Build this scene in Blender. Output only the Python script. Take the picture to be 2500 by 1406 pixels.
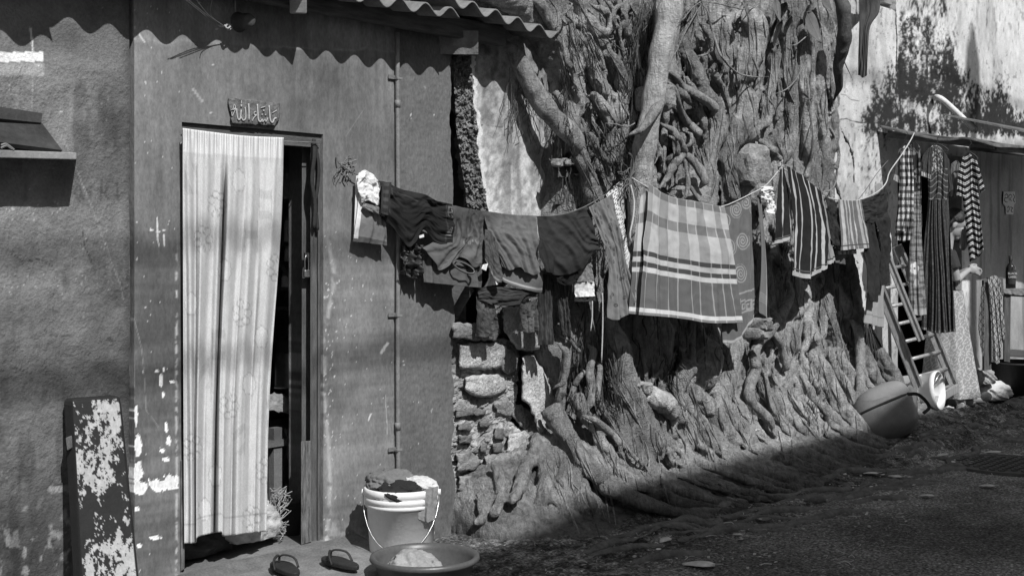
import bpy, bmesh, math, random
import numpy as np
from mathutils import Vector, Matrix
random.seed(4); RNG = np.random.default_rng(7)
for o in list(bpy.data.objects): bpy.data.objects.remove(o)
S = bpy.context.scene; C = S.collection
# ------------------------------------------------------------------ camera
# world: x along the house wall (to the right / away), y into the wall, z up
CAM = np.array([0.0, -4.535, 1.49]); FP = 3200.0; CXP = 1250.0; HYP = 600.0
FW = np.array([.772, .636]); FW /= np.linalg.norm(FW); RT = np.array([FW[1], -FW[0]])
cd = bpy.data.cameras.new('camera'); cam = bpy.data.objects.new('camera', cd); C.objects.link(cam)
cd.sensor_width = 36; cd.lens = FP/2500*36; cd.shift_y = -(703-HYP)/2500
cd.clip_start = .05; cd.clip_end = 1000
cam.location = CAM; cam.rotation_euler = (math.pi/2, 0, -math.atan2(FW[0], FW[1])); S.camera = cam
# ------------------------------------------------------------------ light (black and white photograph: neutral light)
LD = np.array([.42, 1.0, -1.15]); LD /= np.linalg.norm(LD)       # direction the sunlight travels
w = bpy.data.worlds.new('World'); S.world = w; w.use_nodes = True
nt = w.node_tree; bg = nt.nodes['Background']
sk = nt.nodes.new('ShaderNodeTexSky'); sk.sky_type = 'NISHITA'; sk.sun_disc = False
sk.sun_elevation = math.asin(-LD[2]); sk.sun_rotation = math.atan2(-LD[0], -LD[1])
bw = nt.nodes.new('ShaderNodeRGBToBW'); nt.links.new(sk.outputs[0], bw.inputs[0]); nt.links.new(bw.outputs[0], bg.inputs[0])
bg.inputs[1].default_value = .115
sd = bpy.data.lights.new('sun', 'SUN'); sd.energy = 5.0; sd.angle = math.radians(.53); sd.color = (1, 1, 1)
so = bpy.data.objects.new('sun', sd); C.objects.link(so); so.location = (-4, -12, 14)
so.rotation_euler = Vector(LD).to_track_quat('-Z', 'Y').to_euler()
S.view_settings.view_transform = 'Standard'; S.view_settings.look = 'None'; S.view_settings.gamma = 1
S.view_settings.exposure = 0.06; S.view_settings.use_curve_mapping = False
S.render.engine = 'CYCLES'
# ------------------------------------------------------------------ pixel <-> place helpers (photo pixels, 2500 wide)
def ray(px, py):
    r = (np.asarray(px, float)-CXP)/FP; u = (HYP-np.asarray(py, float))/FP
    return FW[0]+RT[0]*r, FW[1]+RT[1]*r, u
def P(px, py, y=0.0):
    dx, dy, dz = ray(px, py); t = (y-CAM[1])/dy
    return np.stack([dx*t, np.broadcast_to(y, np.shape(dx*t)), CAM[2]+dz*t], -1)
def G(px, py, z=0.0):
    dx, dy, dz = ray(px, py); t = (z-CAM[2])/dz
    return np.stack([dx*t, CAM[1]+dy*t, np.broadcast_to(z, np.shape(dx*t))], -1)
def proj(p):
    p = np.asarray(p, float); d = p-CAM; Z = d[..., 0]*FW[0]+d[..., 1]*FW[1]; X = d[..., 0]*RT[0]+d[..., 1]*RT[1]
    return CXP+FP*X/Z, HYP-FP*d[..., 2]/Z, Z
def ppm(p): return FP/proj(p)[2]           # photo pixels per metre at a place
def wall_map(y=0.0): return lambda px, py, d=0.0: P(px, py, np.asarray(y-np.asarray(d)))
def slope_map(px0, y0, px1, y1):           # vertical plane through two (pixel column, depth) points
    a = P(px0, 600, y0)[:2]; b = P(px1, 600, y1)[:2]; h = (b-a)/np.linalg.norm(b-a); n = np.array([h[1], -h[0]])
    if n @ (CAM[:2]-a) < 0: n = -n
    def M(px, py, d=0.0):
        dx, dy, dz = ray(px, py); t = ((a-CAM[:2]) @ n)/(dx*n[0]+dy*n[1])
        return np.stack([dx*t+n[0]*d, CAM[1]+dy*t+n[1]*d, CAM[2]+dz*t+0*np.asarray(d)], -1)
    return M
def face_map(px, y, turn=0.0):             # vertical plane through a pixel column at depth y, facing the street
    a = P(px, 600, y)[:2]; c, s = math.cos(turn), math.sin(turn); h = np.array([RT[0]*c-RT[1]*s, RT[0]*s+RT[1]*c])
    n = np.array([h[1], -h[0]])
    if n @ (CAM[:2]-a) < 0: n = -n
    def M(px, py, d=0.0):
        dx, dy, dz = ray(px, py); t = ((a-CAM[:2]) @ n)/(dx*n[0]+dy*n[1])
        return np.stack([dx*t+n[0]*d, CAM[1]+dy*t+n[1]*d, CAM[2]+dz*t+0*np.asarray(d)], -1)
    return M
# ------------------------------------------------------------------ noise
def _h(ix, iy, s):
    n = (ix.astype(np.int64)*374761393+iy.astype(np.int64)*668265263+s*2147483647) & 0x7fffffff
    n = ((n ^ (n >> 13))*1274126177) & 0x7fffffff
    return ((n ^ (n >> 16)) & 0xffff)/65535.0
def vn(x, y, s=0):
    x = np.asarray(x, float); y = np.asarray(y, float); ix = np.floor(x); iy = np.floor(y); fx = x-ix; fy = y-iy
    fx = fx*fx*(3-2*fx); fy = fy*fy*(3-2*fy); ix = ix.astype(int); iy = iy.astype(int)
    return (_h(ix, iy, s)*(1-fx)+_h(ix+1, iy, s)*fx)*(1-fy)+(_h(ix, iy+1, s)*(1-fx)+_h(ix+1, iy+1, s)*fx)*fy
def fbm(x, y, o=4, s=0, g=.5):
    a = 1; t = 0; v = 0
    for i in range(o): v = v+a*vn(x*2**i+7.3*i, y*2**i-3.1*i, s+i); t += a; a *= g
    return v/t
def ridge(x, y, o=4, s=0):
    a = 1; t = 0; v = 0
    for i in range(o): v = v+a*(1-np.abs(2*vn(x*2**i+5.3*i, y*2**i, s+i)-1)); t += a; a *= .5
    return v/t
def sstep(a, b, x): t = np.clip((x-a)/(b-a), 0, 1); return t*t*(3-2*t)
def segd(X, Y, pts):                       # distance to a polyline, and the fraction along it
    d = np.full(np.shape(X), 1e9); fr = np.zeros(np.shape(X)); n = len(pts)-1
    for i in range(n):
        ax, ay = pts[i][:2]; bx, by = pts[i+1][:2]; ux, uy = bx-ax, by-ay; L = ux*ux+uy*uy+1e-12
        t = np.clip(((X-ax)*ux+(Y-ay)*uy)/L, 0, 1); e = np.hypot(X-ax-t*ux, Y-ay-t*uy); m = e < d
        d = np.where(m, e, d); fr = np.where(m, (i+t)/n, fr)
    return d, fr
def smooth_pts(pts, n=4):                  # Catmull-Rom
    p = np.asarray(pts, float)
    if len(p) < 3: return np.array([p[0]*(1-t)+p[-1]*t for t in np.linspace(0, 1, n+1)])
    q = np.vstack([2*p[0]-p[1], p, 2*p[-1]-p[-2]]); out = []
    for i in range(1, len(q)-2):
        for k in range(n):
            t = k/n; a, b, c, d = q[i-1], q[i], q[i+1], q[i+2]
            out.append(.5*((2*b)+(c-a)*t+(2*a-5*b+4*c-d)*t*t+(-a+3*b-3*c+d)*t**3))
    out.append(p[-1]); return np.array(out)
# ------------------------------------------------------------------ materials
MATS = {}
def node(nt, t, **kw):
    n = nt.nodes.new(t)
    for k, v in kw.items():
        if k.startswith('i_'):
            s = n.inputs[int(k[2:])] if k[2:].isdigit() else n.inputs[k[2:].replace('_', ' ')]
            if hasattr(v, 'node'): nt.links.new(v, s)
            else: s.default_value = v
        else: setattr(n, k, v)
    return n
def mk(name, base=.2, rough=.85, var=.25, scale=5, bump=.3, bscale=60, bdist=.01, spec=.25, attr=False, stretch=(1, 1, 1), metal=0.0, speck=0.0, speckscale=90, fine=.15, alpha=1.0, trans=0.0, nr=(.3, .7)):
    if name in MATS: return MATS[name]
    m = bpy.data.materials.new(name); m.use_nodes = True; nt = m.node_tree; bs = nt.nodes['Principled BSDF']
    tc = node(nt, 'ShaderNodeTexCoord'); mp = node(nt, 'ShaderNodeMapping', i_Vector=tc.outputs['Object']); mp.inputs['Scale'].default_value = stretch
    n1 = node(nt, 'ShaderNodeTexNoise', i_Vector=mp.outputs[0], i_Scale=scale, i_Detail=7.0, i_Roughness=.62)
    n2 = node(nt, 'ShaderNodeTexNoise', i_Vector=mp.outputs[0], i_Scale=bscale, i_Detail=5.0, i_Roughness=.65)
    f1 = node(nt, 'ShaderNodeMapRange', i_Value=n1.outputs[0]); f1.inputs[1].default_value = .3; f1.inputs[2].default_value = .7; f1.inputs[3].default_value = 1-var; f1.inputs[4].default_value = 1+var
    f2 = node(nt, 'ShaderNodeMapRange', i_Value=n2.outputs[0]); f2.inputs[1].default_value = nr[0]; f2.inputs[2].default_value = nr[1]; f2.inputs[3].default_value = 1-fine; f2.inputs[4].default_value = 1+fine
    mu = node(nt, 'ShaderNodeMath', operation='MULTIPLY', i_0=f1.outputs[0], i_1=f2.outputs[0])
    if attr:
        at = node(nt, 'ShaderNodeAttribute', attribute_name='Col'); src = at.outputs['Fac']
        mb = node(nt, 'ShaderNodeMath', operation='MULTIPLY', i_0=mu.outputs[0], i_1=src)
    else: mb = node(nt, 'ShaderNodeMath', operation='MULTIPLY', i_0=mu.outputs[0], i_1=base)
    out = mb.outputs[0]
    if speck:
        v = node(nt, 'ShaderNodeTexVoronoi', i_Vector=mp.outputs[0], i_Scale=speckscale)
        vr = node(nt, 'ShaderNodeMapRange', i_Value=v.outputs['Distance']); vr.inputs[1].default_value = .1; vr.inputs[2].default_value = .35; vr.inputs[3].default_value = 1+speck; vr.inputs[4].default_value = 1-speck*.4
        mm = node(nt, 'ShaderNodeMath', operation='MULTIPLY', i_0=out, i_1=vr.outputs[0]); out = mm.outputs[0]
    nt.links.new(out, bs.inputs['Base Color'])
    bs.inputs['Roughness'].default_value = rough; bs.inputs['Specular IOR Level'].default_value = spec; bs.inputs['Metallic'].default_value = metal
    if alpha < 1: bs.inputs['Alpha'].default_value = alpha
    if trans: bs.inputs['Transmission Weight'].default_value = trans
    if bump:
        bn = node(nt, 'ShaderNodeBump', i_Height=n2.outputs[0], i_Strength=bump, i_Distance=bdist); nt.links.new(bn.outputs[0], bs.inputs['Normal'])
    MATS[name] = m; return m
def bark(name, base=.2, attr=False, lo=.45, hi=1.5, dist=.02):
    """fibrous, wrinkled bark"""
    m = bpy.data.materials.new(name); m.use_nodes = True; nt = m.node_tree; bs = nt.nodes['Principled BSDF']; tc = node(nt, 'ShaderNodeTexCoord'); hs = []
    for sc, scale, det in (((1, 1, .16), 42, 6.0), ((1, 1, 2.6), 26, 5.0), ((1, 1, 1), 110, 5.0), ((1, 1, .45), 13, 6.0)):
        mp = node(nt, 'ShaderNodeMapping', i_Vector=tc.outputs['Object']); mp.inputs['Scale'].default_value = sc
        hs.append(node(nt, 'ShaderNodeTexNoise', i_Vector=mp.outputs[0], i_Scale=float(scale), i_Detail=det, i_Roughness=.68, i_Distortion=.6).outputs[0])
    def mul(a, k): return node(nt, 'ShaderNodeMath', operation='MULTIPLY', i_0=a, i_1=k).outputs[0]
    def add(a, b): return node(nt, 'ShaderNodeMath', operation='ADD', i_0=a, i_1=b).outputs[0]
    h = add(add(mul(hs[0], .9), mul(hs[1], .45)), add(mul(hs[2], .35), mul(hs[3], 1.1)))
    r = node(nt, 'ShaderNodeMapRange', i_Value=h); r.inputs[1].default_value = 1.10; r.inputs[2].default_value = 1.75; r.inputs[3].default_value = lo; r.inputs[4].default_value = hi
    src = node(nt, 'ShaderNodeAttribute', attribute_name='Col').outputs['Fac'] if attr else base
    c = node(nt, 'ShaderNodeMath', operation='MULTIPLY', i_0=r.outputs[0], i_1=src); nt.links.new(c.outputs[0], bs.inputs['Base Color'])
    b = node(nt, 'ShaderNodeBump', i_Height=h, i_Strength=1.0, i_Distance=dist); nt.links.new(b.outputs[0], bs.inputs['Normal'])
    bs.inputs['Roughness'].default_value = .85; bs.inputs['Specular IOR Level'].default_value = .25; MATS[name] = m; return m
# ------------------------------------------------------------------ objects
def tag(o, label=None, cat=None, group=None, kind=None):
    if label: o['label'] = label
    if cat: o['category'] = cat
    if group: o['group'] = group
    if kind: o['kind'] = kind
    return o
def thing(name, label, cat, loc, group=None):
    o = bpy.data.objects.new(name, None); C.objects.link(o); o.location = [float(v) for v in loc]; o.empty_display_size = .1
    return tag(o, label, cat, group)
def wloc(o):
    v = np.array(o.location)
    return v if o.parent is None else v+wloc(o.parent)
def obj(name, V, F, mat, parent=None, smooth=False, col=None, origin=None, label=None):
    """one mesh object from world-space vertices; origin at its base unless it is a part (then its own middle)"""
    V = np.asarray(V, float)
    org = np.array([V[:, 0].mean(), V[:, 1].mean(), V[:, 2].min()]) if origin is None else np.asarray(origin, float)
    me = bpy.data.meshes.new(name); me.from_pydata((V-org).tolist(), [], F if isinstance(F, list) else F.tolist()); me.update()
    if col is not None:
        a = me.color_attributes.new('Col', 'FLOAT_COLOR', 'POINT'); c = np.ones((len(V), 4)); c[:, :3] = np.asarray(col).reshape(-1, 1)
        a.data.foreach_set('color', c.ravel())
    if smooth: me.polygons.foreach_set('use_smooth', [True]*len(me.polygons))
    o = bpy.data.objects.new(name, me); C.objects.link(o)
    if mat is not None: me.materials.append(mat)
    if parent is not None:
        o.parent = parent; o.location = org-wloc(parent)
    else: o.location = org
    if label: o['label'] = label
    return o
def join(parts):
    V = []; F = []; n = 0
    for v, f in parts:
        V.append(np.asarray(v, float)); F += [[i+n for i in q] for q in (f.tolist() if hasattr(f, 'tolist') else f)]; n += len(v)
    return np.vstack(V), F
def box(c, s, rz=0.0, M=None):
    x, y, z = [v/2 for v in s]; V = np.array([[-x, -y, -z], [x, -y, -z], [x, y, -z], [-x, y, -z], [-x, -y, z], [x, -y, z], [x, y, z], [-x, y, z]])
    if rz: R = np.array([[math.cos(rz), -math.sin(rz), 0], [math.sin(rz), math.cos(rz), 0], [0, 0, 1]]); V = V @ R.T
    if M is not None: V = V @ np.asarray(M).T
    return V+np.asarray(c, float), [[0, 3, 2, 1], [4, 5, 6, 7], [0, 1, 5, 4], [1, 2, 6, 5], [2, 3, 7, 6], [3, 0, 4, 7]]
def bar(a, b, w, h, up=(0, 0, 1)):
    """rectangular bar from a to b, w wide sideways, h high along 'up'"""
    a = np.asarray(a, float); b = np.asarray(b, float); d = b-a; d /= np.linalg.norm(d); s = np.cross(d, up); s /= np.linalg.norm(s)+1e-9; u = np.cross(s, d)
    V = [p+s*i*w/2+u*j*h/2 for p in (a, b) for i, j in ((-1, -1), (1, -1), (1, 1), (-1, 1))]
    return np.array(V), [[0, 1, 2, 3], [7, 6, 5, 4], [0, 4, 5, 1], [1, 5, 6, 2], [2, 6, 7, 3], [3, 7, 4, 0]]
def bevel(o, w=.004, seg=2):
    m = o.modifiers.new('bevel', 'BEVEL'); m.width = w; m.segments = seg; m.limit_method = 'ANGLE'; m.angle_limit = .6; return o
def tube(pts, rad, n=8, caps=True, flat=1.0):
    p = np.asarray(pts, float); k = len(p); rad = np.broadcast_to(rad, k); T = np.gradient(p, axis=0); T /= np.linalg.norm(T, axis=1)[:, None]+1e-12
    ref = np.array([0, 1, .15]) if abs(T[0][1]) < .9 else np.array([1, 0, .1]); s = np.cross(T[0], ref); s /= np.linalg.norm(s); V = []
    for i in range(k):
        s = s-T[i]*(s @ T[i]); s /= np.linalg.norm(s)+1e-12; u = np.cross(T[i], s)
        for j in range(n):
            a = 2*math.pi*j/n; V.append(p[i]+rad[i]*(math.cos(a)*s+flat*math.sin(a)*u))
    F = [[i*n+j, i*n+(j+1) % n, (i+1)*n+(j+1) % n, (i+1)*n+j] for i in range(k-1) for j in range(n)]
    if caps: F.append(list(range(n))[::-1]); F.append([(k-1)*n+j for j in range(n)])
    return np.array(V), F
def lathe(prof, n=32, c=(0, 0, 0), axis=None):
    prof = np.asarray(prof, float); V = np.array([[r*math.cos(2*math.pi*j/n), r*math.sin(2*math.pi*j/n), z] for r, z in prof for j in range(n)])
    k = len(prof); F = [[i*n+j, i*n+(j+1) % n, (i+1)*n+(j+1) % n, (i+1)*n+j] for i in range(k-1) for j in range(n)]
    if axis is not None: V = V @ np.array(axis).T
    return V+np.asarray(c, float), F
def extrude_boundary(V, F, d):
    F = np.asarray(F); e = np.stack([F, np.roll(F, -1, 1)], -1).reshape(-1, 2); k = np.sort(e, 1)
    key = k[:, 0].astype(np.int64)*len(V)+k[:, 1]; u, idx, cnt = np.unique(key, return_index=True, return_counts=True); b = e[idx[cnt == 1]]
    ids = np.unique(b); mp = np.full(len(V), -1); mp[ids] = np.arange(len(ids))+len(V)
    V2 = np.vstack([V, V[ids]+np.asarray(d)]); q = np.stack([b[:, 1], b[:, 0], mp[b[:, 0]], mp[b[:, 1]]], 1)
    return V2, np.vstack([F, q]), ids
def gridf(nx, ny, keep=None):
    i, j = np.meshgrid(np.arange(nx-1), np.arange(ny-1), indexing='ij'); a = i*ny+j
    F = np.stack([a, a+ny, a+ny+1, a+1], -1)
    return F[keep] if keep is not None else F.reshape(-1, 4)
def poly_prism(pts, M, d0, d1):
    """prism from a pixel outline on map M, between two depths towards the street"""
    a = [M(x, y, d1) for x, y in pts]; b = [M(x, y, d0) for x, y in pts]; n = len(pts)
    return np.array(a+b), [list(range(n)), list(range(2*n-1, n-1, -1))]+[[i, i+n, (i+1) % n+n, (i+1) % n] for i in range(n)]
def rock(c, s, seed=0, n=3, rough=.2, rz=0.0):
    bm = bmesh.new(); bmesh.ops.create_icosphere(bm, subdivisions=n, radius=1); V = np.array([v.co[:] for v in bm.verts]); F = [[v.index for v in f.verts] for f in bm.faces]; bm.free()
    Vb = np.sign(V)*np.abs(V)**.6; d = 1+rough*(fbm(V[:, 0]*1.7+V[:, 2]*.9+seed, V[:, 1]*1.7+V[:, 2]*1.3, 4, seed)-.5)*2
    V = Vb*d[:, None]*np.asarray(s); R = np.array([[math.cos(rz), -math.sin(rz), 0], [math.sin(rz), math.cos(rz), 0], [0, 0, 1]])
    return V @ R.T+np.asarray(c, float), F
def slabrock(pts, M, d0, d1, seed=0, rough=.02, n=26, bul=.0):
    """stone or slab with an outline traced in pixels, uneven face and real thickness"""
    pts = np.asarray(pts, float); c = pts.mean(0); a = []
    per = np.vstack([pts, pts[:1]]); L = np.r_[0, np.cumsum(np.hypot(*np.diff(per, axis=0).T))]; s = np.linspace(0, L[-1], n*2, endpoint=False)
    bx = np.interp(s, L, per[:, 0]); by = np.interp(s, L, per[:, 1])
    jx = (fbm(s*.13, s*0+seed, 3, seed)-.5); jy = (fbm(s*.13, s*0+seed+9, 3, seed+3)-.5); q = (L[-1]/len(pts))*.10
    bx = bx+jx*q*2; by = by+jy*q*2; m = len(s); rings = [1.0, .97, .88, .72, .5, .25]; V = []
    V += [M(bx[i], by[i], d0) for i in range(m)]
    for k, r in enumerate(rings):
        X = c[0]+(bx-c[0])*r; Y = c[1]+(by-c[1])*r
        h = d1-(d1-d0)*(.28 if k == 0 else .06 if k == 1 else 0)+rough*(fbm(X*.06, Y*.06, 4, seed)-.5)*2+bul*(1-r*r)
        V += [M(X[i], Y[i], h[i]) for i in range(m)]
    V.append(M(c[0], c[1], d1+bul)); F = []
    for k in range(len(rings)):
        for i in range(m): F.append([k*m+i, k*m+(i+1) % m, (k+1)*m+(i+1) % m, (k+1)*m+i])
    e = len(rings)*m
    for i in range(m): F.append([e+i, e+(i+1) % m, len(V)-1])
    return np.array(V), F
# ================================================================== GROUND
def gheight(x, y):
    """mound of soil and roots along the foot of the tree and the far houses"""
    m = sstep(-1.25, -.35, y)*sstep(4.6, 6.6, x); far = sstep(8.2, 9.8, x)*sstep(-1.5, -.6, y)
    fx = x*.85+y*.5; fy = y-x*.12
    rip = (ridge(fx*1.1, fy*4.2, 4, 11)-.55)*.13
    z = .03*m+.10*far+rip*sstep(-1.5, -.7, y+.25*(fbm(x*.8, y*.8, 2, 5)-.5))*sstep(5.0, 6.2, x)*(1-.5*sstep(11.5, 12.2, x))
    z = z+.012*(fbm(x*3, y*3, 4, 2)-.5)+.034*sstep(-1.3, -.9, y)*(fbm(x*12, y*14, 3, 8)-.5)
    return z
gx = np.r_[-150, -60, -20, -8, -3, np.linspace(0, 2.9, 30), np.linspace(2.95, 13.2, 560), np.linspace(13.3, 16, 28), 20, 40, 150]
gy = np.r_[-150, -60, -20, -9, np.linspace(-6, -2.6, 60), np.linspace(-2.58, .34, 250), .8, 2.2, 9, 60, 150]
X, Y = np.meshgrid(gx, gy, indexing='ij'); Z = gheight(X, Y); near = (X > -2) & (X < 16.5) & (Y > -6.1) & (Y < .4); Z = np.where(near, Z, -.02)
Z = np.where(Y > .4, -.04, Z)
pxg, pyg, _ = proj(np.stack([X, Y, Z], -1)); nz = fbm(X*2.2, Y*2.2, 5, 21); nf = fbm(X*9, Y*9, 4, 22)
asph = sstep(-.06, .06, (-1.12-Y)+.5*(fbm(X*1.3, Y*1.3, 4, 31)-.5)-.25*sstep(6.2, 4.6, X))
big = np.clip((fbm(X*.9, Y*1.1, 4, 61)-.5)*2+.5, 0, 1); cA = .31*(.45+.9*big)*(.6+.8*nz)*(.6+.8*nf); cS = .17*(.05+1.9*nz)*(.15+1.7*nf)
cS = cS+.05*sstep(.60, .74, fbm(X*2.6+3, Y*2.6, 4, 44))*(.4+.6*nf)
cS = cS*(.35+1.3*np.clip((fbm(X*22, Y*26, 3, 23)-.5)*2.4+.5, 0, 1)); col = cS*(1-asph)+cA*asph
# worn concrete near the bottom of the picture, pale sandy foot of the wall, ring round the manhole
conc = sstep(.5, .62, fbm(X*1.4, Y*2.4, 4, 51)+.22*np.exp(-(((X-4.6)/.9)**2+((Y+1.25)/.35)**2))-.12); conc *= sstep(7, 5, X)
col = np.maximum(col, conc*.13*(.6+.8*nf))
foot = sstep(-.42, -.05, Y+.12*(nz-.5))*sstep(5.4, 5.0, X); col = col*(1-foot)+foot*.16*(.6+.8*nf)
mh = G(2455, 1140); rr = np.hypot((X-mh[0]-.05), (Y-mh[1])*1.0); ring = sstep(.40, .43, rr+.05*(nf-.5))*sstep(.56, .52, rr+.06*(nz-.5)); col = col*(1-ring*.9)+ring*.34
mg = mk('ground_soil_asphalt', attr=True, rough=.95, var=.55, scale=28, bump=1.0, bscale=62, bdist=.03, speck=.7, speckscale=48, fine=.62, nr=(.41, .59))
tag(obj('ground', np.stack([X, Y, Z], -1).reshape(-1, 3), gridf(len(gx), len(gy)), mg, smooth=True, col=col.ravel(), origin=(0, 0, 0)), kind='structure')
def gz(x, y): return float(gheight(np.array([x]), np.array([y]))[0])
# manhole cover: cast iron disc with raised studs
m_iron = mk('cast_iron', .07, rough=.6, metal=.3)
mhz = gz(mh[0], mh[1])+.004; t = thing('manhole_cover', 'round dark manhole cover set in the road at the right edge', 'manhole cover', (mh[0]+.05, mh[1], mhz))
V, F = lathe([(.0, .012), (.36, .012), (.37, .016), (.40, .016), (.405, 0), (.405, -.03)], 40, (mh[0]+.05, mh[1], mhz)); obj('cover_plate', V, F, m_iron, t)
st = []
for i in range(-5, 6):
    for j in range(-5, 6):
        if math.hypot(i, j) < 5.2: st.append(box((mh[0]+.05+i*.062, mh[1]+j*.062, mhz+.015), (.038, .022, .008), rz=.78 if (i+j) % 2 else -.78))
V, F = join(st); tag(obj('tread_studs', V, F, m_iron, t), kind='stuff')
# ================================================================== HOUSE with the curtained door
m_pl = mk('old_plaster_paint', attr=True, rough=.9, var=.16, scale=7, bump=1.0, bscale=95, bdist=.006, fine=.20)
m_door = mk('brushed_wall_paint', attr=True, rough=.9, var=.12, scale=9, stretch=(1, 1, .45), bump=.7, bscale=85, bdist=.004, fine=.22)
m_pl2 = mk('coarse_render', attr=True, rough=.95, var=.12, scale=8, bump=.9, bscale=260, bdist=.006, fine=.3)
house = thing('house', 'low plastered house with corrugated eaves and a curtained doorway', 'house', (3.9, .1, 0))
Wx = lambda px: float(P(px, 600)[0]); Wz = lambda px, py: float(P(px, py)[2])
XS = Wx(322); XD0, XD1 = Wx(443), Wx(788); ZD0, ZD1 = .13, 2.005; XP = Wx(974); XE = Wx(1104)
def cap_wall(name, V, F, col, mat, d=.24):
    V2, F2, ids = extrude_boundary(V, F, (0, d, 0)); c2 = np.r_[col, col[ids]*.8]
    return obj(name, V2, F2, mat, house, smooth=False, col=c2)
# --- left plaster wall
x = np.linspace(1.2, XS-.004, 190); x = np.r_[np.linspace(1.0, 2.35, 40), np.linspace(2.357, XS-.012, 125)]; z = np.r_[np.linspace(-.15, .05, 5), np.linspace(.06, 2.62, 400)]
X, Z = np.meshgrid(x, z, indexing='ij'); px, py, _ = proj(np.stack([X, 0*X, Z], -1))
rel = .014*(fbm(X*13+Z*3, Z*13-X*3, 5, 3, .6)-.5)+.010*(fbm(X*1.6, Z*3.6, 3, 6)-.5)*2+.0016*sstep(.5, .8, fbm(X*30, Z*24, 3, 12))
rel += -.010*np.exp(-((px-330)/9.)**2)
rel *= sstep(.2, .3, (py-150)/500+.25)
blot = np.clip((fbm(X*2.6, Z*2.6, 6, 9, .58)-.5)*1.7+.5, 0, 1); c = .150*(.40+1.22*blot)
c *= 1-.18*sstep(.5, .7, fbm(X*3, Z*7, 4, 14)); c *= 1+.22*(fbm(X*30, Z*30, 3, 15)-.5)
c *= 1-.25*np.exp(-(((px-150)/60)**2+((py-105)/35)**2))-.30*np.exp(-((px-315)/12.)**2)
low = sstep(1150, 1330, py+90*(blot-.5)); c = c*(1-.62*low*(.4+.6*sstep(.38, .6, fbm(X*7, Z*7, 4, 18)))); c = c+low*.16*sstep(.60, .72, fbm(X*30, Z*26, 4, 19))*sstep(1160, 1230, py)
white = sstep(107, 104, px+8*(nv := fbm(X*20, Z*20, 3, 2)-.5))*sstep(126, 129, py+3*nv)*sstep(153, 150, py+3*nv); c = np.where(white > .5, .80*(.85+.2*blot), c)
mid = sstep(110, 104, px+9*nv)*sstep(154, 156, py)*sstep(190, 182, py+10*nv); c = c+.16*mid*(.6+.8*fbm(X*5, Z*40, 2, 4))
def stroke(c, pts, wpx, v, k=1.0, px=px, py=py, seed=0):
    d, _ = segd(px, py, pts); m = k*sstep(wpx*1.3, wpx*.5, d+wpx*.9*(fbm(px*.3, py*.3, 2, seed)-.5)); return c*(1-m)+v*m
c = stroke(c, [(74, 68), (78, 100), (81, 128)], 2.5, .6); c = stroke(c, [(79, 180), (80, 270)], 1.0, .3, .7)
c = stroke(c, [(150, 330), (200, 445), (240, 550), (290, 690), (300, 730)], 1.6, .27, .8)
for g_ in ([(190, 452), (183, 470), (192, 487), (199, 470), (196, 455), (203, 486)], [(226, 452), (212, 462), (224, 472), (214, 487)], [(248, 440), (247, 486)], [(286, 448), (290, 488)], [(262, 460), (257, 475), (266, 484)]): c = stroke(c, g_, 3.5, .075, .75)
c = stroke(c, [(120, 755), (143, 762)], 3, .06, .6); c = stroke(c, [(262, 826), (272, 830)], 5, .05, .8); c = stroke(c, [(128, 1195), (180, 1190)], 9, .30, .85); c = stroke(c, [(132, 1184), (182, 1182)], 1.6, .03, .9)
for cr in ([(30, 620), (60, 640), (95, 632), (130, 650)], [(105, 800), (112, 815), (140, 822), (170, 818)], [(0, 905), (40, 898), (75, 912)], [(200, 560), (205, 600), (222, 640)], [(180, 1290), (240, 1270), (300, 1275)], [(250, 900), (300, 930), (322, 960)]): c = stroke(c, cr, 1.3, .035, .8, seed=4)
c = c*(1-.35*sstep(.52, .68, fbm(X*14, Z*3, 4, 81))*sstep(.45, .6, fbm(X*3, Z*3, 3, 82)))
fl = (vn(X*160, Z*160, 77) > .93) & (fbm(X*6, Z*6, 3, 78) > .58); c = np.where(fl, c*1.9, c)
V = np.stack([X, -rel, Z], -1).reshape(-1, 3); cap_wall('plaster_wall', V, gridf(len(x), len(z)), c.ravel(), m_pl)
# --- door wall (from the seam to the broken corner), with a real doorway
x = np.r_[np.linspace(XS+.010, XD0, 52), np.linspace(XD0, XD1, 70)[1:], np.linspace(XD1, XE, 170)[1:]]
z = np.r_[np.linspace(-.15, ZD0, 30), np.linspace(ZD0, ZD1, 300)[1:], np.linspace(ZD1, 2.62, 100)[1:]]
X, Z = np.meshgrid(x, z, indexing='ij'); keep = ~(((x[:-1] > XD0-1e-6) & (x[:-1] < XD1-1e-6))[:, None] & ((z[:-1] > ZD0-1e-6) & (z[:-1] < ZD1-1e-6))[None, :])
rag = (fbm(Z*7, Z*0+3, 4, 33)-.5)*.07+.02*np.sin(Z*2.1); X = X+rag*sstep(XE-.10, XE, X)
px, py, _ = proj(np.stack([X, 0*X, Z], -1)); strip = sstep(XP+.004, XP+.010, X)
plas = sstep(100, 118, py-(px-560)*.045+14*(fbm(px*.02, py*.02, 3, 41)-.5)*2)     # thin skim coat starts below the eave
rel = (.0016*(fbm(X*6, Z*26, 4, 7)-.5)+.0030*plas+.004*(fbm(X*2, Z*2, 3, 8)-.5))*(1-strip)+strip*(.0035*(fbm(X*45, Z*45, 3, 17)-.5)-.002)
rel += -.006*np.exp(-((px-968)/5.)**2)
br = fbm(X*34, Z*2.2, 3, 25)*sstep(760, 420, py)+fbm(X*2.2, Z*46, 3, 26)*sstep(420, 760, py)
br = np.clip((br-.5)*1.35+.5, 0, 1); blot = np.clip((fbm(X*2.6, Z*2.0, 6, 28, .6)-.5)*1.6+.5, 0, 1); c = .162*(.46+.36*br+.78*blot)
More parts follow.
